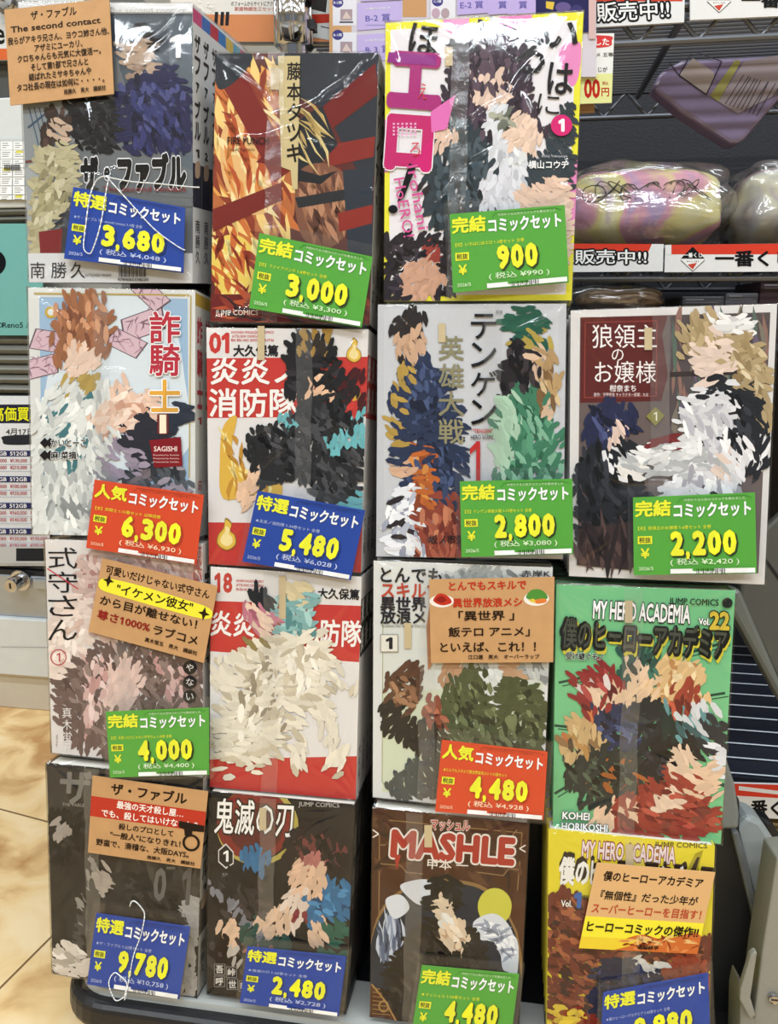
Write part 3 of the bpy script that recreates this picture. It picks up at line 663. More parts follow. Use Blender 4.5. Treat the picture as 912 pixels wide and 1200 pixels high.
# ------------------------------------------------------------------ cover prints (titles as on the covers; the pictures are plain abstract compositions)
def A1(k):
    k.r(0x6a6e72, 20, 16, 226, 298); k.p(0x50565c, 24, 16, 130, 16, 100, 120, 25, 150); k.p(0x868c90, 26, 120, 110, 100, 96, 160, 30, 200); k.p(0x4a525c, 120, 16, 226, 16, 226, 150, 150, 110)
    k.p(0x5c6670, 196, 20, 226, 20, 226, 200, 205, 190); k.p(0x9ea2a6, 28, 200, 60, 170, 60, 298, 32, 298)
    for x in range(34, 60, 6): k.ln(0x41546a, 1.4, x, 126, x + 14, 180)
    k.ln(0x6c4038, 3, 30, 190, 58, 186); k.ln(0x3a4e66, 2.4, 33, 150, 60, 128, 66, 170)
    k.begin(); k.b(0x1b1c20, 82, 122, 112, 112, 136, 120, 140, 160, 128, 176, 92, 172, 84, 150); k.hair((0x2c2e33, 0x101114), 16, 34, 5, 70, 25, 86, 118, 134, 118, 134, 172, 90, 170)
    k.b(0xb09884, 146, 44, 164, 36, 182, 44, 182, 70, 172, 92, 152, 88, 144, 66); k.b(0x24201f, 146, 40, 162, 31, 182, 36, 184, 54, 164, 46, 150, 52); k.p(0x9a806c, 152, 80, 176, 74, 170, 96, 156, 98)
    k.b(0x26284c, 146, 98, 170, 82, 206, 84, 222, 110, 224, 166, 210, 180, 160, 178, 140, 160, 138, 126); k.hair((0x34386a, 0x161830, 0x4a4e80), 44, 46, 5, 75, 35, 146, 98, 206, 86, 222, 160, 200, 178, 150, 174)
    k.b(0x3a2d28, 54, 134, 66, 126, 80, 134, 82, 172, 76, 204, 62, 210, 52, 190); k.hair((0x54403a, 0x241a18), 16, 50, 3, 88, 10, 56, 134, 78, 134, 76, 200, 58, 205)
    k.b(0xc2a894, 62, 148, 74, 142, 80, 156, 72, 170, 64, 164)
    k.b(0xb3ab8a, 44, 180, 62, 166, 84, 176, 92, 214, 74, 250, 52, 290, 34, 284, 36, 240); k.hair((0xc8c2a4, 0x8f8868, 0xa49c78), 36, 50, 5, 105, 20, 48, 182, 82, 180, 80, 230, 46, 288, 36, 270)
    k.b(0x30333a, 82, 232, 110, 226, 140, 240, 138, 300, 92, 310, 70, 290); k.hair((0x454a54, 0x1e2026), 20, 44, 6, 70, 25, 84, 236, 136, 240, 132, 298, 80, 296)
    k.paint(); k.p(0x7a2a2c, 46, 272, 74, 268, 72, 298, 48, 300); k.p(0xd4d5d8, 20, 297, 226, 297, 226, 334, 20, 334); k.p(0xdcdcde, 20, 0, 228, 0, 228, 15, 20, 15)
    k.t('The second contact', 172, 13, 92, 7, 0xb0b0b2, 0); k.t('1', 206, 55, 13, 27, 0xe8e8ea, .015)
    k.t('ザ・ファブル', 157, 203, 124, 46, 0x0c0c0e, .07, -1, 0xe6e6ea, .035); k.t('The second contact', 170, 222, 98, 6, 0x8a2a30, .01); 
    k.t('南', 45, 317, 17, 19, 0x303034, .0); k.t('勝', 70, 317, 18, 19, 0x303034, .0); k.t('久', 92, 317, 17, 19, 0x303034, .0); k.t('KATSUHISA MINAMI', 116, 323, 30, 3.5, 0x606064)
    for i in range(22): k.r(0x202024, 140 + i * 1.5, 312, 140.4 + i * 1.5 + (i % 3) * .3, 325)
    k.t('9784065338230', 157, 328, 36, 3.6, 0x303034, .01)
def B1(k):
    k.p(0x5a2a28, 240, 60, 450, 60, 450, 385, 240, 385); k.b(0x2a303a, 330, 62, 450, 62, 446, 190, 420, 200, 380, 130, 340, 110); k.b(0xb4683c, 250, 110, 300, 84, 340, 120, 345, 250, 310, 290, 252, 290)
    k.hair((0xe0a050, 0xc8703a, 0xf0cc80, 0x8a3a28), 120, 56, 12, 60, 35, 252, 100, 340, 90, 345, 280, 252, 300)
    k.b(0xe2b478, 262, 150, 300, 130, 330, 180, 322, 240, 290, 250, 262, 210); k.hair((0xf2dca4, 0xd88a48, 0xb4522e), 50, 40, 8, 70, 30, 262, 150, 320, 140, 325, 240, 270, 240)
    k.p(0x7a2420, 252, 84, 278, 72, 346, 196, 322, 214); k.p(0x6e1f1e, 440, 74, 444, 110, 330, 196, 300, 190); k.p(0x842a25, 386, 170, 440, 160, 438, 184, 384, 196); k.p(0x7a2522, 384, 198, 400, 196, 396, 270, 378, 272)
    k.p(0x1f242c, 334, 150, 378, 124, 396, 170, 362, 206, 336, 198); k.b(0x2a3038, 254, 64, 296, 64, 280, 92, 256, 104); k.b(0x7d5240, 352, 200, 384, 192, 412, 216, 410, 266, 384, 292, 356, 280, 346, 240)
    k.hair((0x9a6a50, 0x5c3a30, 0xb48264), 50, 36, 9, 75, 25, 354, 204, 410, 214, 404, 270, 356, 282); k.p(0x1c1f26, 340, 196, 376, 206, 396, 200, 376, 216, 346, 212); k.p(0x26282e, 346, 232, 404, 222, 408, 234, 350, 244)
    k.hair((0xd8c48a, 0xb89c60), 16, 46, 4, 50, 18, 350, 130, 376, 130, 376, 176, 352, 186); k.p(0x752420, 248, 246, 330, 214, 332, 234, 250, 272); k.p(0x2b333f, 402, 200, 438, 196, 436, 300, 408, 296); k.p(0x8a2c26, 396, 250, 437, 240, 436, 262, 398, 272)
    k.b(0xe6c860, 250, 284, 280, 276, 300, 300, 296, 340, 262, 350, 249, 320); k.hair((0xf2e29a, 0xc86a34, 0x8a3020), 60, 36, 8, 70, 40, 250, 280, 330, 280, 320, 372, 250, 372)
    k.p(0x6a1f1c, 247, 345, 434, 345, 433, 381, 247, 378); k.hair((0xb4502e, 0x3a2022, 0x8a3426), 40, 50, 9, 20, 30, 249, 345, 434, 345, 433, 376, 249, 374)
    k.p(0xcbb98a, 326, 66, 352, 66, 349, 222, 343, 222, 341, 200, 330, 196); k.vt('藤本タツキ', 345, 72, 192, 17, 0x14100e, .02)
    k.t('FIRE PUNCH', 291, 165.5, 48, 9, 0x1c1210, .012); k.t('Tatsuki Fujimoto', 283, 176, 32, 5, 0x3a2018, 0); k.t('JUMP COMICS', 278, 367.5, 50, 8, 0xe8dcd0, .0)
def C1(k):
    k.p(0xe6e03a, 440, 5, 690, 5, 690, 360, 440, 360); k.p(0xe8e4ea, 458, 35, 676, 24, 663, 345, 456, 346)
    for a in ((590, 14, 622, 13, 616, 34, 580, 36), (655, 60, 680, 50, 678, 90, 668, 100), (446, 150, 462, 140, 462, 190, 448, 200), (668, 200, 684, 190, 676, 260, 664, 270), (520, 18, 548, 16, 546, 36, 526, 38)): k.b(0xe48ac0, *a)
    k.begin(); k.p(0x2f3a42, 662, 120, 672, 120, 668, 300, 600, 320, 640, 180); k.p(0x343f48, 585, 190, 664, 176, 662, 240, 590, 250)
    k.b(0x382c3a, 530, 60, 560, 28, 600, 34, 622, 80, 626, 130, 640, 160, 600, 200, 540, 190, 520, 150, 522, 100); k.hair((0x4c3c4c, 0x241a26, 0x5a4856), 70, 80, 6, 85, 22, 532, 50, 596, 38, 618, 90, 620, 180, 540, 185, 524, 120)
    k.b(0xe0c4b4, 556, 92, 584, 84, 598, 104, 588, 126, 562, 122); k.hair((0x3a2e3c, 0x5c4a58), 24, 50, 4, 80, 20, 552, 66, 596, 66, 596, 110, 552, 112); k.ln(0xd8d8dc, 5, 556, 52, 575, 44, 594, 52)
    k.p(0xd9dbe2, 568, 130, 592, 122, 620, 150, 616, 240, 586, 250, 574, 190); k.b(0xe6c9b6, 590, 140, 614, 130, 634, 152, 630, 176, 608, 180, 592, 166); k.b(0x6d7268, 578, 134, 592, 128, 606, 138, 596, 150, 580, 150); k.hair((0xa8aa98, 0x44483e), 10, 14, 2.4, 45, 20, 580, 132, 604, 132, 604, 148, 582, 148)
    k.b(0x2e3a42, 528, 140, 562, 152, 580, 200, 590, 280, 560, 300, 520, 280, 500, 240, 506, 190); k.hair((0x3f4e58, 0x1c262c, 0x4a5862), 50, 70, 7, 80, 25, 530, 145, 575, 190, 588, 290, 510, 270, 508, 190)
    k.b(0xe2c2ae, 514, 152, 530, 148, 534, 164, 524, 176, 512, 170); k.ln(0x2c262c, 3, 526, 154, 512, 168, 500, 190, 498, 220, 500, 246); k.hair((0xe6e8ec, 0xb8bac4), 26, 50, 7, 85, 20, 584, 170, 620, 180, 616, 240, 588, 246)
    k.b(0xe4c4b0, 606, 230, 640, 208, 668, 216, 668, 250, 640, 244, 614, 262); k.b(0xe6cab8, 640, 256, 668, 240, 668, 300, 650, 310); k.p(0xd8d9e2, 562, 208, 600, 196, 606, 250, 566, 252)
    k.b(0x262028, 452, 284, 490, 276, 528, 288, 530, 346, 455, 350, 450, 320); k.hair((0x3a323c, 0x120e14), 36, 40, 7, 35, 40, 455, 285, 525, 285, 525, 345, 455, 345); k.b(0xc99c84, 470, 312, 504, 306, 520, 322, 512, 346, 480, 348); k.p(0x9a3c34, 494, 284, 506, 280, 522, 306, 512, 314)
    k.paint(); k.t('い', 657, 41, 42, 34, 0x17151a, .02, 6); k.t('ろ', 623, 66, 34, 44, 0x17151a, .02, 8); k.t('は', 657, 93, 30, 38, 0x17151a, .02, 4); k.t('に', 643, 123, 26, 24, 0x17151a, .0, 4); k.t('ほ', 497, 48, 34, 38, 0x17151a, .02, 8)
    k.t('エ', 487, 95, 64, 68, 0xa82a78, .06, 4); k.t('ロ', 480, 168, 56, 66, 0xc2246c, .06, 4, 0xe8e4ea, .02); k.p(0x8f2f86, 456, 62, 512, 66, 511, 78, 454, 74)
    k.p(0xe070b8, 505, 132, 534, 112, 524, 152, 506, 156)
    for i in range(24): k.e(0xe6a8cc, 462 + (i % 6) * 5, 146 + (i // 6) * 4.2, 1.5, 1.4, 8)
    k.t('え', 496, 108, 10, 18, 0xc43848, .0, 6); k.t('ろ', 487, 176, 12, 16, 0xc43848, .0); k.p(0x121014, 480, 192, 488, 196, 474, 232, 466, 238); k.e(0x121014, 461, 246, 5.5, 5)
    k.t('Irohani', 490, 232, 76, 13, 0xc8508c, .004, 80); k.t('HoERO!', 474, 244, 70, 13, 0xc8508c, .004, 80)
    k.e(0xc8286c, 658, 148, 12.5, 12.5); k.t('1', 658, 148, 7, 15, 0xffffff, .04); k.t('横山コウヂ', 643, 194, 47, 9.5, 0xf4f4f4, .015); k.t('Kohji Yokoyama', 650, 184.5, 30, 3.5, 0xc8c8cc)
def A2(k):
    k.p(0xd9dad8, 30, 330, 232, 330, 230, 634, 30, 634); k.p(0x9cb8d4, 46, 348, 220, 350, 222, 620, 50, 620); k.b(0xd8e2ea, 60, 420, 100, 350, 190, 360, 216, 440, 210, 540, 60, 560)
    for (x, y, s, a) in ((60, 400, 28, .2), (168, 380, 32, -.3), (148, 402, 26, .5), (48, 430, 26, -.2), (176, 345, 26, .8)):
        P = [(x + s * math.cos(a + q) * (1 if i % 2 else .85), y + s * math.sin(a + q) * (1 if i % 2 else .85)) for i, q in enumerate((.5, 2.64, 3.64, 5.78))]; k.p(0x66545e, *[v for p in P for v in p]); P = [(x + (u - x) * .92, y + (v - y) * .92) for u, v in P]; k.p(0xd4b6c2, *[v for p in P for v in p])
        k.hair((0xb48e9e, 0x8a6a78), 14, 14, 2, 40, 80, *[v for p in P for v in p])
    k.ln(0xb8a05c, 2, 40, 344, 222, 346); k.ln(0xb8a05c, 1.4, 224, 346, 222, 560); k.e(0xc8a440, 60, 366, 7, 7); k.e(0xd8dcd8, 60, 366, 4, 4)
    k.begin(); k.b(0xe4c8b6, 74, 402, 92, 388, 110, 400, 108, 430, 92, 442, 78, 430); k.b(0x9a6648, 66, 380, 84, 346, 110, 350, 128, 382, 122, 424, 112, 410, 96, 396, 82, 410, 74, 430); k.hair((0xb87e5a, 0x7c4c36, 0xca9470), 60, 40, 5, 70, 35, 70, 360, 116, 356, 124, 400, 100, 398, 76, 420)
    k.b(0xd9dcda, 52, 470, 84, 446, 120, 452, 136, 500, 130, 560, 150, 630, 40, 630, 38, 560); k.hair((0xeceeec, 0xb4b8b8, 0xc8ccca), 60, 80, 8, 88, 16, 52, 470, 120, 455, 140, 620, 44, 620)
    k.p(0xb49a56, 78, 444, 112, 444, 108, 456, 82, 456); k.ln(0x4a7a80, 4, 68, 478, 84, 462, 106, 470, 104, 510, 88, 546, 70, 510, 68, 478); k.p(0xeceeec, 74, 480, 84, 470, 98, 474, 98, 508, 87, 530, 76, 508)
    for i in range(5): k.ln(0x6a6448, 1.6, 76, 482 + i * 8, 97, 486 + i * 8)
    k.ln(0x8f8a64, 2.5, 92, 546, 66, 600); k.ln(0x8f8a64, 2.5, 92, 546, 124, 600); k.p(0x8c9090, 64, 590, 132, 594, 130, 606, 62, 602)
    k.b(0xe2c0ac, 100, 492, 124, 470, 142, 450, 150, 462, 168, 468, 186, 472, 180, 490, 150, 500, 118, 508); k.hair((0xf0d6c6, 0xc89a84), 24, 34, 4, -30, 30, 104, 492, 146, 456, 178, 474, 150, 498, 116, 506)
    k.b(0x2a2a34, 150, 500, 186, 486, 190, 520, 176, 548, 158, 540); k.ring(0x9a8ea0, 142, 542, 22, 22, 8); k.ring(0xa89ca8, 206, 562, 16, 16, 7); k.ring(0x74686e, 170, 566, 12, 12, 5); k.ring(0x8a8a92, 120, 556, 12, 12, 5)
    for i in range(12): t = i * .524; k.r(0x9a8ea0, 142 + 22 * math.cos(t) - 2.5, 542 + 22 * math.sin(t) - 2.5, 142 + 22 * math.cos(t) + 2.5, 542 + 22 * math.sin(t) + 2.5)
    k.p(0x2c3240, 190, 490, 214, 470, 222, 480, 200, 520); k.hair((0x54585e, 0x303238), 20, 30, 5, 60, 30, 150, 560, 222, 540, 222, 570, 160, 600)
    k.paint(jit=9, L=21, W=7)
    for ch, y, c, o in (('詐', 384, 0xb83040, 0xf0eef0), ('騎', 422, 0xb83040, 0xf0eef0), ('士', 464, 0xd8a040, 0xf0eef0)): k.t(ch, 194, y, 36, 38, c, .02, 0, o, .035)
    k.t('I', 192, 497, 8, 22, 0xe8dcc4, .01, 0, 0x6a2a2c, .04); k.p(0x7a1c24, 176, 516, 213, 512, 215, 546, 182, 548); k.t('SAGISHI', 195, 526, 27, 6, 0xf0dcd8, .01)
    for i in range(3): k.t('Presented by Kaitoko', 196, 533.5 + i * 4, 30, 2.4, 0xe4c4c0)
    for y, s, w_ in ((519, 'かいとーこ', 41), (533.5, '麻 菜摘', 30)):
        k.p(0x201c1e, 48, y, 54, y - 6, 60, y, 54, y + 6); k.p(0x201c1e, 55, y, 60, y - 6, 66, y, 60, y + 6); k.t(s, 61 + w_ / 2, y, w_, 9.5, 0x201c20, .03, 0, 0xf0f0ee, .05)
def enband(k, y0, y1, dy):
    k.p(0xc23a33, 240, y0, 440, y0 + dy, 440, y1 + dy, 240, y1)
def B2(k):
    k.p(0xe0dcdc, 238, 380, 438, 380, 438, 680, 238, 680); enband(k, 420, 490, -2); k.p(0xc23a33, 240, 612, 430, 614, 430, 680, 240, 675)
    k.t('01', 257, 402, 24, 25, 0xc43a34, .04)
    for i, s in enumerate(('SHONEN MAGAZINE COMICS', 'ATSUSHI OHKUBO', 'EN EN NO SHOUBOUTAI')): k.t(s, 296 if i != 1 else 290, 389.5 + i * 4.6, 50 if i != 1 else 36, 3.2, 0xc43a34, .015)
    k.t('大久保篤', 300, 411, 53, 14, 0x1c1a1c, .035)
    k.t('炎炎ノ', 297, 435, 100, 32, 0xf4efec, .02); k.t('消防隊', 297, 472, 104, 34, 0xf4efec, .02)
    def flame(x, y, s, flip=1):
        for q, c in ((1, 0x9a7a2c), (.9, 0xe0b84c), (.62, 0xf0dc9c)):
            k.b(c, *[v for a, b_ in ((0, 1), (.62, .62), (.6, -.02), (.25, -.4), (.35, -.9), (-.08, -1.25), (-.2, -.6), (-.58, -.1), (-.66, .55)) for v in (x + a * s * q * flip, y + (b_ * q + (1 - q) * .25) * s)])
    flame(415, 412, 13)
    k.b(0xdcb048, 262, 500, 278, 488, 272, 530, 292, 560, 330, 566, 322, 596, 300, 580, 262, 584, 258, 540); k.hair((0xf2dc8c, 0xc08c34), 26, 26, 6, 70, 40, 262, 500, 276, 500, 290, 560, 318, 572, 270, 580); flame(266, 628, 17)
    k.begin(); k.b(0x201e20, 336, 430, 346, 396, 364, 386, 388, 396, 396, 430, 410, 450, 400, 470, 340, 468); k.hair((0x343034, 0x0e0c0e), 34, 40, 8, 20, 30, 340, 430, 390, 410, 400, 460, 346, 464); k.b(0xa8843c, 356, 392, 366, 387, 382, 392, 382, 414, 370, 420, 356, 412); k.b(0x322a22, 360, 396, 370, 392, 378, 396, 378, 410, 368, 414)
    k.b(0xe2b898, 356, 446, 376, 440, 392, 454, 386, 476, 366, 478); k.hair((0x1c1a1c,), 12, 22, 4, 60, 40, 352, 440, 394, 440, 392, 456, 356, 456)
    k.b(0x262628, 290, 520, 306, 500, 340, 498, 352, 470, 400, 466, 428, 500, 424, 580, 400, 600, 360, 570, 330, 560, 300, 570); k.hair((0x3a3a3e, 0x121214, 0x48484c), 80, 60, 9, 50, 40, 296, 516, 350, 480, 410, 474, 424, 570, 390, 590, 340, 556)
    for P in ((382, 514, 428, 500, 428, 520, 384, 534), (400, 586, 428, 578, 426, 596, 398, 600), (330, 486, 350, 494, 344, 504, 328, 494), (410, 486, 428, 478, 428, 492, 414, 498)): k.p(0x6ab0b8, *P); x, y = P[0], P[1]; k.ln(0xd8ecec, 2, x + 3, y + 6, P[2] - 2, P[3] + 6)
    k.b(0xe4bea0, 286, 560, 300, 548, 304, 574, 290, 592, 282, 582); k.ring(0x4a1a1c, 416, 460, 14, 26, 5); k.b(0x2c2022, 404, 446, 414, 440, 420, 474, 410, 480); k.p(0xc03a34, 404, 470, 424, 468, 420, 486, 408, 486)
    k.p(0xc89c3c, 408, 462, 420, 460, 420, 474, 410, 476)
    k.paint()
def C2(k):
    k.p(0xc2c4ca, 436, 350, 670, 350, 670, 660, 436, 660); k.p(0xc8cad0, 450, 362, 655, 362, 652, 645, 450, 645)
    k.begin(); k.b(0x2a2424, 464, 376, 480, 364, 494, 372, 496, 392, 486, 402, 468, 396); k.b(0xcfa98c, 472, 392, 490, 386, 494, 404, 484, 422, 470, 412); k.ln(0x2a2424, 4, 474, 412, 470, 426); k.b(0xbb9478, 478, 400, 488, 398, 486, 412, 478, 412)
    k.b(0x2a3450, 470, 440, 486, 420, 512, 430, 534, 470, 540, 550, 532, 620, 490, 610, 478, 560, 462, 500); k.hair((0x3a4668, 0x1a2036, 0x46547a), 80, 80, 7, 80, 22, 474, 440, 510, 436, 536, 560, 528, 610, 486, 590)
    k.ln(0xb49448, 6, 480, 424, 470, 460, 464, 520); k.ln(0x6a5428, 1.5, 482, 424, 473, 460, 467, 520); k.b(0xb8622c, 486, 540, 500, 520, 508, 560, 504, 610, 488, 600); k.hair((0xd08a44, 0x8a4424), 30, 20, 4, 80, 40, 486, 540, 504, 530, 506, 600, 490, 600)
    k.b(0xd0a88c, 464, 548, 474, 536, 478, 560, 468, 568); k.b(0x8a4030, 492, 600, 540, 590, 560, 656, 484, 656); k.hair((0xa85a44, 0x6a2c24, 0xc07a5a), 44, 56, 6, 85, 14, 494, 602, 536, 596, 550, 652, 490, 652)
    k.p(0xe6e8f0, 460, 570, 486, 570, 496, 655, 452, 655); k.hair((0xb4b8c8, 0xf4f6fa, 0x9a9eb0), 30, 60, 4, 95, 8, 462, 575, 484, 575, 492, 652, 456, 652)
    for i in range(16): k.e(0x30282c, 460 + 3 * math.sin(i * .5) + i * .9, 562 + i * 4.6, 2.6, 2.6, 8)
    k.b(0x245a48, 598, 380, 616, 366, 634, 372, 642, 396, 640, 410, 600, 402); k.p(0xb09a4a, 600, 392, 644, 396, 642, 406, 600, 402); k.b(0xd2b49a, 622, 410, 640, 408, 644, 424, 632, 438, 620, 428)
    k.b(0x241f22, 600, 404, 622, 406, 626, 440, 612, 468, 592, 474, 584, 450); k.hair((0x3a3236, 0x100c0e), 30, 50, 5, 95, 20, 602, 406, 622, 410, 618, 450, 592, 470)
    k.b(0xb49468, 634, 430, 644, 414, 650, 440, 652, 476, 640, 488, 630, 466); k.hair((0xd0b890, 0x7c5e3c), 30, 30, 3, 85, 14, 636, 426, 646, 426, 648, 480, 636, 480)
    k.b(0x3f7a5e, 580, 480, 604, 456, 632, 462, 652, 500, 654, 575, 590, 575, 582, 530); k.hair((0x5a9878, 0x285c44, 0x80b498), 80, 70, 8, 70, 30, 584, 480, 630, 466, 650, 510, 652, 572, 592, 572); k.p(0xa8c8b0, 582, 470, 600, 456, 606, 500, 590, 560, 580, 545)
    k.b(0xd2b49a, 636, 476, 648, 470, 650, 486, 640, 492); k.paint(jit=9, L=21, W=7); k.vt('英雄大戦', 529, 392, 522, 30, 0x8c8668, .012); k.vt('テンゲン', 567, 366, 500, 30, 0x141416, .01, dx=0)
    k.t('"TENGEN"', 566, 505, 24, 5, 0xb03830, .02); k.t('HERO WARS', 565, 512.5, 26, 5, 0x202020, .01); k.t('1', 557, 542, 12, 50, 0xb03030, .0)
    k.t('英雄', 585, 366, 8, 4, 0x404040); k.t('坂ノ市久', 524, 632, 42, 11, 0x202024, .01); k.t('漫画', 504, 632, 7, 5, 0x404044)
def D2(k):
    k.p(0xd9d6d6, 662, 350, 915, 350, 905, 690, 662, 680); k.p(0x685a58, 680, 372, 903, 366, 889, 672, 677, 662); k.p(0x544a4c, 785, 370, 903, 366, 898, 480, 785, 500)
    k.hair((0x8c6a60, 0x5a6a60, 0x6a5c74, 0x7c7468), 70, 60, 7, 90, 3, 785, 376, 898, 372, 894, 480, 785, 498); k.p(0x3a3030, 785, 436, 898, 432, 898, 438, 785, 442)
    k.p(0x5c211e, 681, 372, 783, 370, 776, 392, 783, 440, 775, 470, 680, 472); k.ln(0x8a3c34, 1.2, 686, 378, 770, 376, 769, 464, 685, 466, 686, 378)
    k.t('狼領主', 732, 394, 76, 28, 0xf2ecec, .0); k.t('の', 724, 416, 14, 14, 0xf2ecec, .0); k.t('お嬢様', 733, 436, 72, 26, 0xf2ecec, .0); k.t('柑奈まち', 730, 455, 31, 8, 0xf2ecec, .015); k.t('原作：守野伊音 キャラクター原案：SUZ', 728, 462.5, 64, 4.5, 0xe4cccc, .01)
    k.begin(); k.b(0x262a4a, 692, 488, 708, 472, 730, 470, 744, 486, 742, 506, 726, 520, 700, 516, 684, 508); k.hair((0x3a4068, 0x15182c, 0x525a88), 44, 28, 5, 60, 45, 692, 486, 736, 478, 738, 506, 700, 512); k.b(0xe2c8bc, 716, 498, 732, 494, 736, 510, 726, 520, 714, 514)
    k.b(0x202228, 684, 530, 704, 518, 740, 524, 752, 560, 746, 610, 690, 640, 678, 600); k.hair((0x34363e, 0x0c0d10), 44, 60, 8, 80, 25, 688, 530, 736, 528, 746, 600, 690, 630); k.p(0xe4e4e8, 716, 522, 728, 520, 730, 556, 720, 560); k.ln(0xb49a50, 1.6, 684, 534, 704, 522); k.ln(0xb49a50, 1.4, 690, 560, 712, 566, 700, 576); k.ln(0xb49a50, 2, 726, 545, 745, 575)
    k.p(0xe8e4e0, 732, 540, 760, 532, 752, 562, 726, 562); k.p(0x7a2a2c, 768, 522, 792, 512, 802, 520, 776, 530)
    k.b(0xb09a74, 800, 400, 812, 374, 846, 366, 872, 390, 896, 420, 902, 480, 890, 510, 876, 470, 860, 430, 820, 430); k.hair((0xcbb894, 0x8a7450, 0x9c8660, 0xd8c8a8), 120, 60, 5, 70, 28, 806, 390, 850, 372, 890, 420, 898, 480, 880, 490, 856, 420, 812, 424); k.b(0xe6cfc2, 814, 400, 840, 394, 854, 412, 846, 434, 828, 440, 816, 424)
    k.hair((0xb8a27c, 0xa08a64), 24, 36, 4, 75, 20, 812, 376, 856, 376, 854, 410, 814, 408); k.b(0xe8e6e6, 838, 376, 856, 366, 880, 372, 882, 390, 862, 386, 846, 388); k.hair((0xf6f6f6, 0xc8c4c8), 22, 14, 5, 20, 60, 840, 376, 876, 370, 878, 386, 848, 386)
    k.b(0xe4cec2, 822, 436, 838, 432, 842, 452, 826, 456); k.b(0x24252a, 808, 480, 830, 452, 860, 448, 886, 470, 896, 520, 888, 556, 862, 540, 850, 600, 880, 640, 800, 600, 800, 520); k.hair((0x3a3b42, 0x0e0f12), 60, 60, 8, 75, 30, 812, 480, 860, 456, 886, 500, 880, 545, 850, 560, 820, 540)
    k.b(0xdedde2, 800, 486, 816, 458, 838, 462, 858, 456, 862, 490, 846, 512, 852, 548, 810, 548); k.hair((0xf4f4f8, 0xb8b6c0, 0xcac8d0), 60, 30, 7, 80, 40, 804, 480, 836, 464, 858, 480, 848, 540, 812, 544); k.p(0xdedde2, 786, 548, 852, 548, 876, 585, 770, 585); k.hair((0xf4f4f8, 0xb0aeb8), 30, 50, 7, 85, 20, 790, 552, 850, 552, 866, 584, 780, 584)
    k.ln(0x222226, 3, 822, 452, 832, 458, 846, 450); k.b(0xe4cec2, 842, 540, 858, 532, 862, 548, 846, 556); k.b(0xe8e6ea, 858, 528, 884, 520, 888, 542, 864, 552)
    k.b(0xb8babd, 734, 532, 780, 524, 836, 534, 840, 546, 790, 554, 744, 546); k.b(0xd9dadd, 740, 533, 782, 527, 828, 536, 790, 546); k.b(0xe8e9ec, 806, 512, 818, 508, 824, 520, 820, 536, 802, 536, 799, 522); k.b(0xf0f0f2, 770, 530, 786, 528, 788, 542, 774, 544); k.b(0xf0f0f2, 752, 528, 766, 526, 766, 538, 754, 538)
    k.paint(jit=9, L=21, W=7); k.p(0x8c8644, 757, 488, 768, 477, 779, 487, 768, 499); k.t('1', 768, 488, 4, 10, 0xf2f0e0); k.p(0x3a2c2c, 677, 620, 745, 610, 740, 668, 676, 662); k.hair((0x54403e, 0x2a2022), 20, 50, 8, 80, 30, 680, 622, 742, 618, 738, 660, 680, 656)
def A3(k):
    k.p(0xdcd6d4, 50, 628, 242, 628, 240, 910, 50, 910); k.begin(); k.b(0xcbb0a8, 100, 650, 180, 640, 242, 660, 242, 760, 180, 790, 130, 760, 92, 720); k.hair((0xe0c8c0, 0xb8948c, 0xa87c78), 70, 80, 8, 70, 30, 100, 650, 240, 660, 238, 760, 150, 770, 96, 720)
    k.b(0xe6d4ca, 56, 732, 84, 700, 108, 704, 110, 740, 90, 770, 66, 800, 58, 780); k.hair((0xd4b8ac, 0xf0e4dc), 26, 50, 7, 110, 20, 60, 740, 104, 708, 100, 750, 68, 790)
    k.b(0x6a5652, 66, 800, 110, 760, 160, 750, 236, 770, 240, 890, 180, 898, 100, 880, 74, 850); k.hair((0x7e6a64, 0x564440, 0x8c7872), 80, 80, 10, 60, 35, 74, 800, 150, 760, 232, 776, 236, 880, 110, 872)
    k.b(0xe0c2b8, 120, 790, 150, 770, 166, 800, 150, 836, 128, 830); k.hair((0xd8b4b0, 0xe6ccc6, 0xc09490), 40, 90, 5, 85, 18, 96, 760, 126, 770, 110, 880, 100, 860); k.hair((0xd8b4b0, 0xc09490), 26, 80, 4, 65, 18, 176, 760, 214, 790, 232, 840, 200, 830)
    k.paint(); k.vt('式守さん', 74, 640, 752, 34, 0x1c181a, .0); k.ln(0xc84048, 1.3, 56, 666, 92, 690); k.ring(0xb8404c, 69, 770, 9.5, 9.5, 1.2); k.t('1', 69, 770, 4, 10, 0xb8404c)
    k.vt('真木蛍五', 79, 828, 884, 11, 0xe6e0de, .0); k.t('Maki Keigo', 67, 868, 14, 2.6, 0x6a6060, 0, 90)
    for ch, y in (('や', 782), ('な', 799), ('い', 816)): k.e(0x141214, 223, y, 8, 8); k.t(ch, 223, y, 8.5, 8.5, 0xf0ecec)
    k.vt('可愛いだけじゃ', 232, 640, 740, 10, 0xb84848, .01)
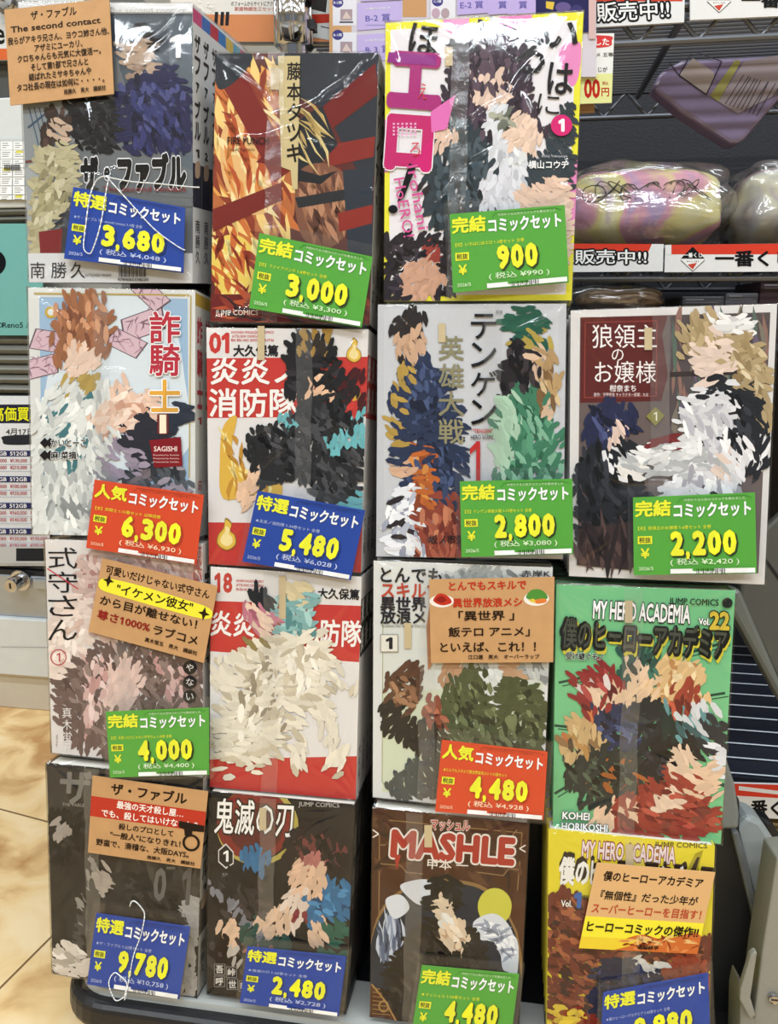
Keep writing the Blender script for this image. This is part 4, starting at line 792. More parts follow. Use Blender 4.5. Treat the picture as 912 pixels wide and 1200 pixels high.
def B3(k):
    k.p(0xe2dedc, 240, 655, 432, 660, 432, 945, 240, 945); k.p(0xc43c36, 246, 704, 424, 710, 421, 776, 245, 763); k.p(0xc43c36, 245, 890, 420, 886, 418, 945, 244, 940)
    k.t('18', 262, 683, 21, 24, 0xc04038, .04)
    for i, s in enumerate(('SHONEN MAGAZINE COMICS', 'ATSUSHI OHKUBO', 'EN EN NO SHOUBOUTAI')): k.t(s, 293, 681 + i * 5, 32, 3.2, 0xc43a34, .015, 2)
    k.t('大久保篤', 397, 696, 49, 13, 0x1c1a1c, .03, 2); k.t('炎炎', 273, 731, 52, 30, 0xf4efec, .02, 2); k.t('防隊', 400, 742, 48, 32, 0xf4efec, .02, 2)
    k.begin(); k.b(0xc07888, 288, 722, 298, 704, 316, 704, 326, 720, 320, 740, 296, 742); k.hair((0xd898a4, 0x9a5868), 30, 22, 4, 70, 40, 290, 716, 320, 708, 320, 736, 298, 738); k.b(0x1f2024, 292, 706, 306, 694, 322, 700, 322, 708, 302, 710)
    k.b(0xe6c8b4, 300, 722, 314, 718, 322, 730, 314, 740, 302, 738); k.b(0x86b4b4, 328, 712, 338, 692, 356, 694, 366, 712, 362, 738, 330, 740); k.hair((0xa8d0cc, 0x5c9092), 40, 40, 4, 88, 12, 330, 704, 360, 704, 360, 736, 332, 736); k.p(0xd8c8a0, 332, 690, 346, 682, 362, 690, 362, 698, 334, 698); k.ln(0x4a4034, 1.3, 332, 690, 346, 682, 362, 690)
    cream, line_ = 0xe4dccb, 0xcabfa8
    def shape(*a):
        k.b(line_, *a); n = len(a) // 2; cx = sum(a[0::2]) / n; cy = sum(a[1::2]) / n
        k.b(cream, *[v for i in range(n) for v in (a[2 * i] + (cx - a[2 * i]) * .045, a[2 * i + 1] + (cy - a[2 * i + 1]) * .045)])
    shape(286, 770, 306, 748, 330, 756, 336, 800, 330, 850, 320, 884, 280, 890, 252, 876, 262, 830, 290, 800); k.hair((0xf2ece0, 0xc4b8a2, 0x988c78), 50, 60, 2.5, 100, 25, 296, 770, 326, 764, 328, 850, 270, 870, 280, 830)
    shape(252, 790, 270, 770, 292, 764, 290, 786, 272, 806, 254, 808); k.b(0x8a7a4c, 290, 756, 300, 748, 308, 754, 298, 768)
    shape(330, 752, 352, 738, 376, 748, 376, 790, 384, 818, 340, 820, 334, 790); k.hair((0xf2ece0, 0xc4b8a2), 30, 40, 3, 85, 20, 338, 752, 370, 752, 376, 812, 342, 814); k.ln(line_, 1.4, 336, 786, 380, 784)
    shape(372, 748, 384, 752, 390, 786, 412, 800, 408, 806, 380, 792); shape(340, 822, 356, 820, 354, 860, 358, 900, 348, 906, 346, 862); shape(366, 820, 382, 818, 392, 850, 402, 884, 400, 898, 386, 898, 390, 872)
    k.ln(line_, 1, 342, 834, 354, 832); k.ln(line_, 1, 370, 832, 384, 829); k.p(cream, 262, 888, 274, 888, 272, 902, 258, 904); k.p(cream, 300, 886, 310, 884, 312, 902, 298, 904)
    k.paint(jit=9, L=21, W=7); k.t('JUMP', 404, 941, 3, 2, 0xf0f0f0)
def C3(k):
    k.p(0xd9dad8, 430, 650, 652, 655, 650, 960, 430, 945); k.p(0xcfd6bc, 449, 720, 640, 712, 630, 944, 448, 928); k.p(0xd6d8d2, 449, 720, 640, 712, 636, 800, 449, 812); k.ln(0x9aa27c, 1, 449, 704, 448, 916, 452, 922, 500, 926)
    k.begin(); k.b(0xa2a6a4, 520, 690, 570, 664, 620, 690, 640, 760, 600, 800, 540, 770); k.hair((0xb8bab8, 0x868a8a, 0xc8cac8), 70, 60, 10, 50, 60, 520, 670, 640, 680, 640, 800, 530, 790)
    k.b(0x5a3c2c, 452, 800, 470, 778, 488, 784, 494, 812, 480, 836, 458, 830); k.hair((0x8a6248, 0x38241a, 0xa87c5c), 44, 20, 6, 40, 60, 455, 800, 480, 784, 490, 812, 470, 832); k.b(0x8c4a38, 496, 826, 520, 816, 534, 836, 526, 852, 500, 850); k.hair((0x5a2418, 0xb46a50), 20, 18, 4, 30, 40, 498, 828, 526, 824, 526, 848, 502, 848)
    k.b(0x22211e, 446, 836, 456, 826, 490, 846, 540, 860, 548, 874, 510, 884, 474, 872, 450, 856); k.ln(0x6a665c, 2, 452, 834, 486, 856, 540, 866); k.p(0x4e5250, 448, 920, 492, 884, 500, 930, 470, 934); k.p(0x3c4040, 492, 870, 530, 878, 516, 934, 500, 938)
    k.b(0xb48c6c, 516, 790, 530, 770, 546, 776, 542, 800, 524, 812); k.b(0xbc9676, 584, 776, 606, 770, 612, 800, 596, 812, 582, 800)
    k.b(0x4f5638, 520, 812, 548, 780, 584, 790, 612, 796, 640, 830, 636, 890, 560, 894, 524, 860); k.hair((0x646c48, 0x3a4028, 0x788058, 0x2c3020), 90, 60, 9, 70, 45, 526, 814, 560, 790, 612, 800, 634, 830, 630, 880, 540, 876); k.p(0xd8dcda, 566, 784, 590, 788, 596, 816, 580, 836); k.p(0x4b5234, 582, 800, 606, 796, 600, 836, 586, 850)
    k.paint(); k.t('とんでも', 482, 674, 72, 18, 0x262226, .025, 1); k.t('スキルで', 482, 692, 70, 18, 0xbc4630, .025, 1); k.t('異世界', 473, 707.5, 54, 17, 0x262226, .03, 1); k.t('放浪メシ', 482, 723, 72, 17, 0x262226, .03, 1); k.t('Tondemo Skill de Isekai Hourou Meshi', 478, 733, 62, 3.6, 0x7a7468, 0)
    k.r(0x9a9488, 446, 743, 467, 764); k.r(0xe4e0d4, 447, 744, 466, 763); k.t('1', 456.5, 753.5, 8, 14, 0x282426, .04); k.t('赤岸K', 628, 672, 34, 8, 0x303034, .01)
    k.p(0xb06c34, 500, 735, 505, 700, 506, 780, 502, 785)
def herologo(k, cx, y, w_, ang, blk=True):
    k.t('MY HERO ACADEMIA', cx, y, w_, 24, 0xf0f0f0, .03, ang, 0x181818, .06)
def D3(k):
    k.p(0x76c088, 640, 680, 870, 680, 870, 995, 640, 995)
    for a in ((655, 800, 700, 790, 740, 800), (650, 850, 700, 856), (790, 770, 852, 752), (800, 820, 850, 812), (650, 930, 700, 900), (800, 900, 850, 920), (810, 930, 848, 966)): k.ln(0x25483a, 3, *a); k.ln(0x2c5a46, 1.4, *[v + 4 for v in a])
    k.begin(); k.b(0xe0bc88, 760, 790, 784, 768, 812, 776, 826, 800, 820, 830, 790, 838, 766, 820); k.hair((0xf0d8ac, 0xc08c58, 0xd8a868), 70, 30, 7, 60, 60, 764, 790, 806, 776, 820, 810, 790, 834)
    k.b(0x2a5048, 728, 776, 744, 756, 764, 764, 772, 790, 756, 808, 734, 800); k.hair((0x3e7262, 0x142c28), 34, 20, 6, 70, 60, 732, 772, 764, 768, 764, 800, 738, 798); k.b(0xe2c4a8, 738, 782, 752, 776, 760, 788, 748, 798)
    k.b(0x8c2e30, 676, 800, 692, 782, 716, 786, 726, 806, 712, 830, 690, 832); k.hair((0xb04a48, 0x5c1a1e, 0xd8ccc8), 36, 24, 6, 60, 60, 680, 798, 716, 790, 718, 820, 694, 828); k.b(0xe6c8ac, 690, 812, 706, 806, 718, 818, 706, 830)
    k.b(0x283050, 690, 840, 712, 826, 744, 838, 756, 872, 728, 890, 698, 880); k.hair((0x3c4870, 0x161a2c, 0x54608c), 44, 44, 7, 40, 50, 694, 842, 740, 836, 748, 872, 704, 880); k.b(0xe6c4a2, 726, 804, 762, 796, 772, 818, 748, 832, 730, 822); k.b(0x22262a, 744, 820, 784, 830, 790, 868, 760, 876, 748, 850); k.hair((0x383c40, 0x0e1012), 24, 30, 6, 30, 50, 748, 826, 782, 836, 782, 866, 756, 868)
    k.b(0x9a4030, 786, 820, 800, 804, 818, 816, 816, 838, 796, 844); k.hair((0xc05a40, 0x6a2820), 22, 18, 5, 70, 50, 790, 818, 812, 812, 812, 836, 796, 838); k.b(0xdadce0, 800, 836, 822, 828, 838, 840, 826, 858, 806, 856); k.b(0x20302c, 772, 836, 806, 840, 812, 864, 786, 872); k.b(0x2c2e34, 812, 850, 838, 842, 846, 868, 826, 874)
    k.hair((0x6a9ca0, 0x3c5c60, 0xc8ccd0), 30, 30, 6, 50, 50, 784, 834, 834, 838, 836, 866, 790, 868)
    k.b(0xc8a878, 660, 868, 672, 840, 690, 842, 708, 862, 704, 886, 680, 896, 662, 886); k.hair((0xe4cc9c, 0x8c6c48, 0xb48850, 0x5a4a38), 60, 26, 6, 60, 70, 662, 862, 700, 850, 702, 884, 672, 890); k.p(0xc87848, 664, 862, 656, 850, 676, 856); k.p(0xc87848, 690, 846, 708, 828, 702, 852)
    k.b(0x2c302c, 664, 896, 700, 872, 742, 878, 752, 912, 730, 940, 690, 936, 668, 916); k.hair((0x444c40, 0x141612, 0xa8602c, 0x5a6650), 70, 40, 7, 40, 60, 668, 896, 736, 880, 744, 916, 700, 934, 676, 916)
    k.b(0x1e1c20, 756, 884, 780, 860, 812, 864, 822, 886, 806, 900, 780, 892, 764, 920, 752, 916); k.hair((0x36323a, 0x0a090c), 40, 40, 6, 20, 40, 760, 882, 808, 870, 810, 892, 764, 910); k.b(0xe6c8ae, 788, 884, 806, 880, 812, 896, 800, 908, 788, 900)
    k.b(0x96382c, 700, 960, 740, 924, 782, 908, 812, 912, 832, 940, 838, 975, 780, 980, 720, 975); k.hair((0xb45040, 0x6e241e, 0x7c3a30), 80, 60, 9, 20, 40, 706, 958, 780, 914, 826, 930, 832, 970, 730, 970); k.b(0xe4c2a4, 690, 962, 716, 946, 744, 944, 740, 956, 710, 968); k.b(0xe4c2a4, 812, 910, 834, 892, 846, 900, 834, 926, 816, 930); k.b(0xe8ccb4, 772, 932, 788, 924, 796, 940, 782, 954); k.b(0xdfe0e6, 838, 880, 846, 868, 850, 900, 842, 908)
    k.paint(jit=9, L=21, W=7); k.t('MY HERO ACADEMIA', 752, 717, 114, 22, 0xf2f2f2, .03, 3, 0x1c201c, .05); k.t('JUMP COMICS', 813, 706, 58, 10, 0x142018, .012, 2); k.t('Vol.', 825, 728, 13, 8, 0xf0f0f0, .03, 2, 0x1c201c, .05); k.t('22', 843, 727, 24, 22, 0xc8b040, .045, 2, 0x26281c, .05)
    k.b(0x242826, 846, 704, 852, 700, 858, 704, 856, 711, 848, 711)
    k.t('僕のヒーローアカデミア', 757, 752, 198, 42, 0xc8bc3c, .08, 4); k.t('僕のヒーローアカデミア', 755, 748, 200, 42, 0x1e201c, .13, 4); k.t('僕のヒーローアカデミア', 755, 747, 192, 36, 0x4a4c42, .012, 4)
    k.t('受け継ぐモノ', 685, 768.5, 44, 9, 0x18221c, .03, 2, 0xe8f0e8, .04); k.t('KOHEI', 675, 955, 32, 9, 0xf4f4f4, .03, 3, 0x1c2820, .05); k.t('HORIKOSHI', 685, 968, 54, 9, 0xf4f4f4, .03, 3, 0x1c2820, .05)
def A4(k):
    k.p(0x2a2724, 50, 888, 242, 900, 236, 1176, 50, 1145); k.p(0x35322f, 56, 896, 120, 902, 110, 960, 58, 960); k.b(0x443f3a, 150, 960, 190, 930, 236, 940, 234, 1060, 170, 1040); k.hair((0x3a3632, 0x2a2724, 0x2e2a27), 60, 90, 14, 70, 40, 60, 900, 236, 930, 230, 1100, 70, 1100)
    k.t('ザ', 89, 923, 38, 40, 0x77736d, .03, 3); k.t('THE FABLE', 86, 943, 26, 3.6, 0x8c8882, .01, 3)
    k.begin(); k.b(0x1a1817, 60, 956, 84, 950, 104, 966, 108, 1000, 96, 1020, 66, 1010, 58, 985); k.hair((0x2e2b29, 0x0c0b0a), 30, 40, 6, 60, 40, 62, 956, 98, 964, 100, 1010, 66, 1004); k.b(0x9a9088, 62, 968, 78, 964, 88, 974, 74, 982)
    k.b(0x2a2724, 70, 1020, 110, 1010, 150, 1040, 160, 1090, 120, 1110, 80, 1090); k.ln(0x8a857e, 6, 110, 1004, 98, 1060, 84, 1120); k.ln(0xc0bab2, 2, 112, 1004, 100, 1060, 86, 1120); k.b(0xa89c90, 112, 1024, 124, 1018, 130, 1040, 120, 1052, 112, 1044); k.ln(0x4a4642, 9, 104, 1050, 92, 1112)
    k.b(0x1d1b1a, 150, 1030, 190, 1040, 214, 1080, 216, 1110, 160, 1090); k.hair((0x34302d, 0x100e0d), 30, 50, 8, 40, 30, 152, 1032, 190, 1044, 210, 1100, 160, 1086)
    k.p(0xa39e98, 214, 1060, 234, 1050, 231, 1172, 200, 1166, 218, 1110); k.b(0xd2c8bc, 62, 1122, 80, 1106, 98, 1114, 104, 1140, 80, 1148, 63, 1140); k.hair((0xe4dcd2, 0xb0a698), 20, 22, 6, 20, 40, 64, 1122, 92, 1112, 98, 1138, 68, 1140)
    k.paint(); k.t('0', 188, 1036, 15, 40, 0x66625e, .03, 4); k.t('1', 219, 1038, 10, 44, 0x5c5854, .03, 4); k.r(0x6a6660, 196, 1015, 206, 1018)
def B4(k):
    k.p(0x1f1b1a, 240, 920, 420, 930, 410, 1192, 240, 1170); k.p(0x2a2522, 380, 942, 416, 944, 408, 1185, 380, 1180)
    k.ring(0xb0a050, 302, 968, 48, 46, 6); k.e(0x7c2a24, 298, 966, 44, 42); k.e(0x5a2420, 300, 970, 32, 30)
    k.t('鬼滅の刃', 298, 958, 92, 42, 0xf2eeea, .012, 3, 0x1a1614, .05)
    k.p(0xd8d0cc, 265, 988, 274, 998, 274, 1012, 265, 1018, 256, 1010, 256, 996); k.p(0x1a1615, 265, 990, 273, 999, 273, 1011, 265, 1016, 257, 1009, 257, 997); k.t('1', 265, 1003, 6, 13, 0xf0ecea, .02); k.vt('残酷', 264, 1022, 1040, 7, 0x8a8480)
    k.t('JUMP COMICS', 374, 943.5, 48, 7, 0xb8b2ae, .005, 2)
    k.begin(); k.b(0x346a94, 280, 1006, 300, 994, 316, 1004, 312, 1018, 290, 1020); k.b(0x346a94, 356, 1060, 380, 1030, 408, 1040, 412, 1070, 380, 1076, 358, 1080); k.hair((0x4c8ab8, 0x20486a), 40, 30, 6, 20, 40, 360, 1056, 384, 1036, 406, 1044, 404, 1070, 370, 1074)
    k.b(0x241c1c, 330, 1000, 352, 966, 386, 970, 408, 990, 410, 1020, 390, 1030, 372, 1010, 340, 1020); k.hair((0x4a2a2a, 0x120e0e, 0x6a3434), 60, 30, 7, 60, 60, 334, 996, 366, 972, 404, 992, 402, 1022, 360, 1008); k.b(0xd8b498, 340, 1010, 362, 1000, 384, 1014, 384, 1040, 364, 1050, 344, 1036); k.b(0xa86a64, 360, 1004, 374, 1002, 378, 1014, 366, 1018)
    k.b(0x151213, 256, 1040, 280, 1022, 320, 1024, 336, 1050, 330, 1100, 290, 1110, 262, 1090); k.hair((0x2c2626, 0x080607, 0x3a3232), 60, 60, 6, 50, 60, 262, 1036, 310, 1028, 328, 1080, 290, 1104, 264, 1086); k.b(0xd9c6b8, 332, 1050, 346, 1040, 360, 1056, 354, 1080, 336, 1084); k.p(0x7a3438, 344, 1072, 354, 1064, 356, 1076)
    k.p(0x2c4c44, 270, 1080, 330, 1066, 340, 1120, 280, 1130)
    for i in range(3):
        for j in range(3):
            if (i + j) % 2 == 0: k.p(0x2c5c4c, 372 + i * 13, 1080 + j * 16, 385 + i * 13, 1081 + j * 16, 385 + i * 13, 1097 + j * 16, 372 + i * 13, 1096 + j * 16)
    k.b(0xdab89c, 300, 1080, 322, 1064, 340, 1074, 336, 1096, 312, 1100); k.b(0xdab89c, 262, 1080, 278, 1076, 280, 1110, 268, 1120); k.b(0xdab89c, 362, 1082, 382, 1076, 380, 1106, 366, 1104); k.ln(0x787880, 4.5, 246, 1034, 300, 1090, 316, 1106); k.ln(0xc8c8cc, 1.5, 246, 1033, 300, 1089, 316, 1105)
    k.hair((0x3c3634, 0x181412), 30, 40, 8, 60, 40, 246, 1090, 300, 1110, 300, 1160, 250, 1155); k.p(0xb8b0a8, 262, 1100, 268, 1098, 280, 1130, 276, 1136); k.p(0x9a6a64, 290, 1112, 312, 1104, 316, 1116, 296, 1124)
    k.paint()
    for ch, x, y in (('吾', 258, 1135), ('呼', 258, 1149), ('峠', 272, 1138), ('世', 273, 1152), ('晴', 287, 1154)): k.r(0x8a847e, x - 6.5, y - 6.5, x + 6.5, y + 6.5); k.r(0x2e2a28, x - 5.8, y - 5.8, x + 5.8, y + 5.8); k.t(ch, x, y, 9, 9, 0xd8d2cc, .02)
def C4(k):
    k.p(0x482818, 430, 940, 625, 950, 615, 1225, 430, 1200); k.ln(0x8a6840, 1.3, 445, 960, 612, 976, 602, 1100); k.ln(0x8a6840, 1.3, 445, 960, 444, 1100); k.hair((0x5c3a28, 0x44281a), 40, 40, 12, 10, 60, 440, 950, 618, 968, 612, 1040, 440, 1030)
    for a in ((446, 1012, 470, 1014, 476, 1022, 496, 1024), (560, 1022, 590, 1026, 596, 1018, 608, 1019), (446, 990, 452, 990), (600, 980, 606, 972)): k.ln(0x8a6a48, 1.3, *a)
    k.t('マッシュル', 528, 967, 46, 13, 0xb84c40, .03, 2, 0xe8e0d8, .05); k.t('MASHLE', 531, 993, 146, 34, 0xa8382c, .05, 4, 0xe6dcd4, .05); k.p(0xa8382c, 462, 1000, 470, 1002, 465, 1020)
    k.ln(0xe6dcd4, 1.5, 437, 972, 444, 977, 437, 981); k.ln(0xe6dcd4, 1.5, 616, 990, 609, 994, 616, 998)
    k.t('甲本 一', 525, 1013, 48, 12, 0xe8ded2, .01, 3); k.t('1', 595, 1031, 5, 20, 0x2a1812, .02)
    k.b(0x8a6a40, 434, 1110, 450, 1060, 490, 1032, 530, 1030, 570, 1040, 600, 1075, 612, 1120, 600, 1216, 434, 1192); k.b(0x1f2634, 434, 1112, 452, 1064, 490, 1036, 530, 1034, 568, 1044, 597, 1078, 608, 1122, 600, 1216, 434, 1192)
    k.e(0xc8c44a, 580, 1062, 20, 22); k.p(0x50301f, 603, 1040, 625, 1060, 612, 1120, 606, 1090, 598, 1074)
    k.b(0x8c98b0, 446, 1120, 452, 1080, 462, 1070, 468, 1120); k.hair((0xc0c8d8, 0x5c6880), 30, 34, 5, 88, 8, 442, 1080, 470, 1080, 470, 1120, 440, 1120)
    for a in ((470, 1036, 500, 1030, 508, 1046, 494, 1060, 478, 1050), (555, 1080, 580, 1070, 600, 1090, 606, 1130, 590, 1136, 584, 1104, 562, 1100), (575, 1084, 606, 1100, 604, 1150, 592, 1130), (452, 1054, 470, 1048, 480, 1064, 462, 1076)): k.b(0xd4d8e0, *a)
    k.hair((0xf0f2f6, 0x9aa2b4), 40, 18, 5, 30, 70, 560, 1080, 600, 1090, 602, 1130, 584, 1110)
    k.begin(); k.b(0x15130f + 0x000202, 500, 1040, 514, 1028, 530, 1030, 538, 1050, 530, 1064, 504, 1062); k.hair((0x2a2624, 0x080707), 20, 26, 5, 80, 25, 502, 1040, 532, 1036, 532, 1060, 506, 1060); k.b(0xd6c2a8, 506, 1054, 518, 1048, 530, 1056, 524, 1074, 510, 1072); k.p(0xe0dcd4, 514, 1074, 528, 1072, 534, 1100, 518, 1108)
    k.b(0x1b1715, 440, 1180, 470, 1110, 505, 1076, 520, 1090, 540, 1082, 566, 1110, 590, 1180, 590, 1216, 440, 1196); k.hair((0x302a26, 0x0c0a09, 0x3c342e), 60, 70, 9, 60, 40, 450, 1170, 506, 1086, 556, 1104, 580, 1200, 456, 1190); k.b(0xdcc6aa, 524, 1086, 540, 1080, 548, 1094, 544, 1112, 528, 1114, 520, 1100); k.hair((0xecdcc8, 0xb89a7c), 12, 14, 3, 20, 40, 524, 1088, 542, 1086, 542, 1108, 528, 1110); k.ln(0x6a4a2c, 2.2, 530, 1086, 580, 1046)
    k.paint(); k.p(0x50301f, 434, 1150, 446, 1160, 470, 1200, 434, 1195); k.ln(0xb08a50, 1.6, 436, 1152, 452, 1172, 466, 1198); k.ring(0xb08a50, 450, 1178, 6, 7, 1.4)
    for i in range(7): k.ln(0x9a7844, .9, 437, 1156 + i * 5, 446 + i * 2, 1158 + i * 5)
def D4(k):
    k.p(0xe0cf34, 640, 965, 845, 980, 830, 1255, 640, 1230); k.t('MY HERO ACADEMIA', 737, 999, 110, 21, 0xe8d8d8, .03, 4, 0x8a2c2c, .06); k.t('JUMP COMICS', 798, 991, 62, 8, 0x4a4420, .01, 2)
    k.t('僕のヒーローアカデミア', 746, 1022, 182, 36, 0x2c2018, .09, 5); k.t('僕の', 673, 1021, 36, 34, 0xeceae4, .04, 4); k.t('ヒーローアカデミア', 762, 1028, 140, 34, 0xeceae4, .03, 5)
    k.p(0xa89a28, 800, 1030, 815, 1000, 824, 996, 812, 1040); k.p(0x3a2c20, 804, 1030, 817, 1004, 820, 1004, 811, 1036)
    k.begin(); k.b(0x6a3226, 641, 1070, 652, 1044, 672, 1046, 690, 1060, 720, 1080, 760, 1100, 835, 1100, 832, 1180, 700, 1200, 641, 1180); k.hair((0x8a4a34, 0x4a2018, 0xa05c3c, 0x3a2420), 140, 40, 10, 30, 60, 644, 1060, 680, 1056, 720, 1090, 826, 1106, 826, 1170, 700, 1190, 645, 1170)
    k.paint(); k.t('Vol.', 664, 1058, 13, 8, 0xf0ece4, .03, 3, 0x2a1c16, .05); k.t('1', 677, 1054, 9, 19, 0x3c64a8, .06, 3); k.t('緑谷出久', 690, 1051, 16, 6, 0x30241c, .02, 4)
    k.begin(); k.b(0x2a2c42, 696, 1140, 730, 1120, 770, 1128, 780, 1180, 760, 1250, 700, 1250); k.hair((0x3c4060, 0x16182a), 50, 50, 9, 70, 40, 700, 1140, 764, 1130, 770, 1200, 704, 1210); k.b(0x7a2a22, 640, 1200, 680, 1180, 720, 1210, 740, 1240, 640, 1236); k.b(0xd4b840, 641, 1190, 660, 1180, 690, 1200, 700, 1225, 660, 1225); k.p(0xd0ccc4, 740, 1120, 770, 1128, 826, 1116, 800, 1135, 760, 1140); k.hair((0xc8a83c, 0x8a4228), 26, 30, 7, 20, 40, 644, 1180, 690, 1190, 700, 1225, 646, 1225)
    k.b(0x9a4a34, 778, 1130, 820, 1120, 828, 1160, 790, 1165)
    k.paint()

def sp2(bg, txt, ink, auth, top=None, mid=None, band=None):
    def f(k, i):
        k.r(bg, 0, 0, 1, 1)
        if band: k.r(band, 0, .1, 1, .36)
        if top: k.r(top[i % len(top)], 0, .01, 1, .06)
        if mid: k.r(mid, 0, .56, 1, .72); k.b(0xc8a890, .3, .56, .8, .55, .8, .6, .3, .61)
        k.vt(txt, .5, .09, .48, .66, ink, .04); k.t(str(i + 1), .5, .52, .4, .03, ink, .03); k.vt(auth, .5, .76, .93, .5, ink if not band else 0x222222, .0)
    return f
G = 'shrink wrapped comic sets on the cart'
SETS = [
 ('A1', 'top left wrapped comic set with dark cover, navy patch and outlined ザ・ファブル logo', A1, 7, .0165, 0xd6d7da, sp2(0xdcdcde, 'ザファブル', 0x18181c, '南勝久', (0xc85080, 0x4870b8, 0xc04050, 0x4880c0, 0xd0b040, 0x50a0b0), 0x24263c), 7, Vector((0, 1, .03)).normalized(), None, None),
 ('B1', 'wrapped comic set with fiery red and orange cover and dark bars', B1, 6, .017, 0x4a2422, sp2(0xb8b4b0, 'ファイア', 0x28201e, '藤本', None), 3, None, .385, (322, 92, 10, 26)),
 ('C1', 'wrapped comic set with yellow border and magenta エロ lettering on a white cover', C1, 5, .018, 0xe6e03a, sp2(0xe0da40, 'いろは', 0x28201e, '横山', None), 2, None, .39, (526, 66, 9, 22)),
 ('A2', 'wrapped comic set with vertical red 詐騎士 title and pale blue cover', A2, 7, .016, 0xd9dad8, sp2(0xdcdad6, '詐騎士', 0xb83848, '麻菜摘', (0xc8a440,), None), 3, None, .45, None),
 ('B2', 'wrapped comic set number 01 with white 消防隊 lettering on a red band', B2, 7, .0165, 0xdedada, sp2(0xdedada, '炎炎ノ', 0xf0ecea, '大久保', None, None, 0xb83a34), 4, None, .62, (306, 402, 8, 40)),
 ('C2', 'wrapped comic set with black vertical テンゲン title on a pale grey cover', C2, 5, .018, 0xd2d3d8, None, 0, None, .62, (518, 390, 8, 22)),
 ('D2', 'wrapped comic set with dark red title plate and white border, above the green covered set', D2, 5, .018, 0xdad8d8, None, 0, None, .45, (760, 397, 9, 26)),
 ('A3', 'wrapped comic set with pink-beige cover and vertical 式守さん title', A3, 7, .016, 0xdcd6d4, sp2(0xd8d2d0, '式守', 0x3a2c2c, '真木', None), 3, None, .50, None),
 ('B3', 'wrapped comic set number 18 with cream shapes between red bands', B3, 7, .0165, 0xe2dedc, sp2(0xdedada, '炎炎ノ', 0xf0ecea, '大久保', None, None, 0x2a2628), 4, None, .42, (331, 700, 8, 50)),
 ('C3', 'wrapped comic set with olive green cover and とんでもスキルで title', C3, 6, .017, 0xd9dad8, None, 0, None, .32, (478, 745, 8, 30)),
 ('D3', 'wrapped comic set with bright green cover marked Vol.22', D3, 6, .017, 0x76c088, None, 0, None, .44, (737, 717, 9, 26)),
 ('A4', 'bottom left wrapped comic set with black and sepia cover', A4, 7, .0165, 0x3a3633, sp2(0xb8b4ac, 'ファブル', 0x2a2624, '南勝久', None, 0x55504a), 3, None, .30, None),
 ('B4', 'wrapped comic set with white 鬼滅の刃 title on a dark brown cover', B4, 6, .016, 0x2a2523, sp2(0x1e1a1a, '鬼滅', 0x6a6460, '吾峠', None), 3, None, .42, (308, 960, 8, 26)),
 ('C4', 'wrapped comic set with brown cover and red MASHLE lettering', C4, 6, .016, 0x50301f, None, 0, None, .28, (502, 980, 9, 26)),
 ('D4', 'wrapped comic set with yellow cover in the bottom right corner of the cart', D4, 6, .016, 0xe0cf34, None, 0, None, .52, (738, 1003, 9, 26)),
]
for (key, label, fn, nv, th, cov, spn, sv, bk, seam, tp) in SETS:
    comic_set(key, label, fn, nv, th, cov, spn, sv, bk, seam, tp, G)
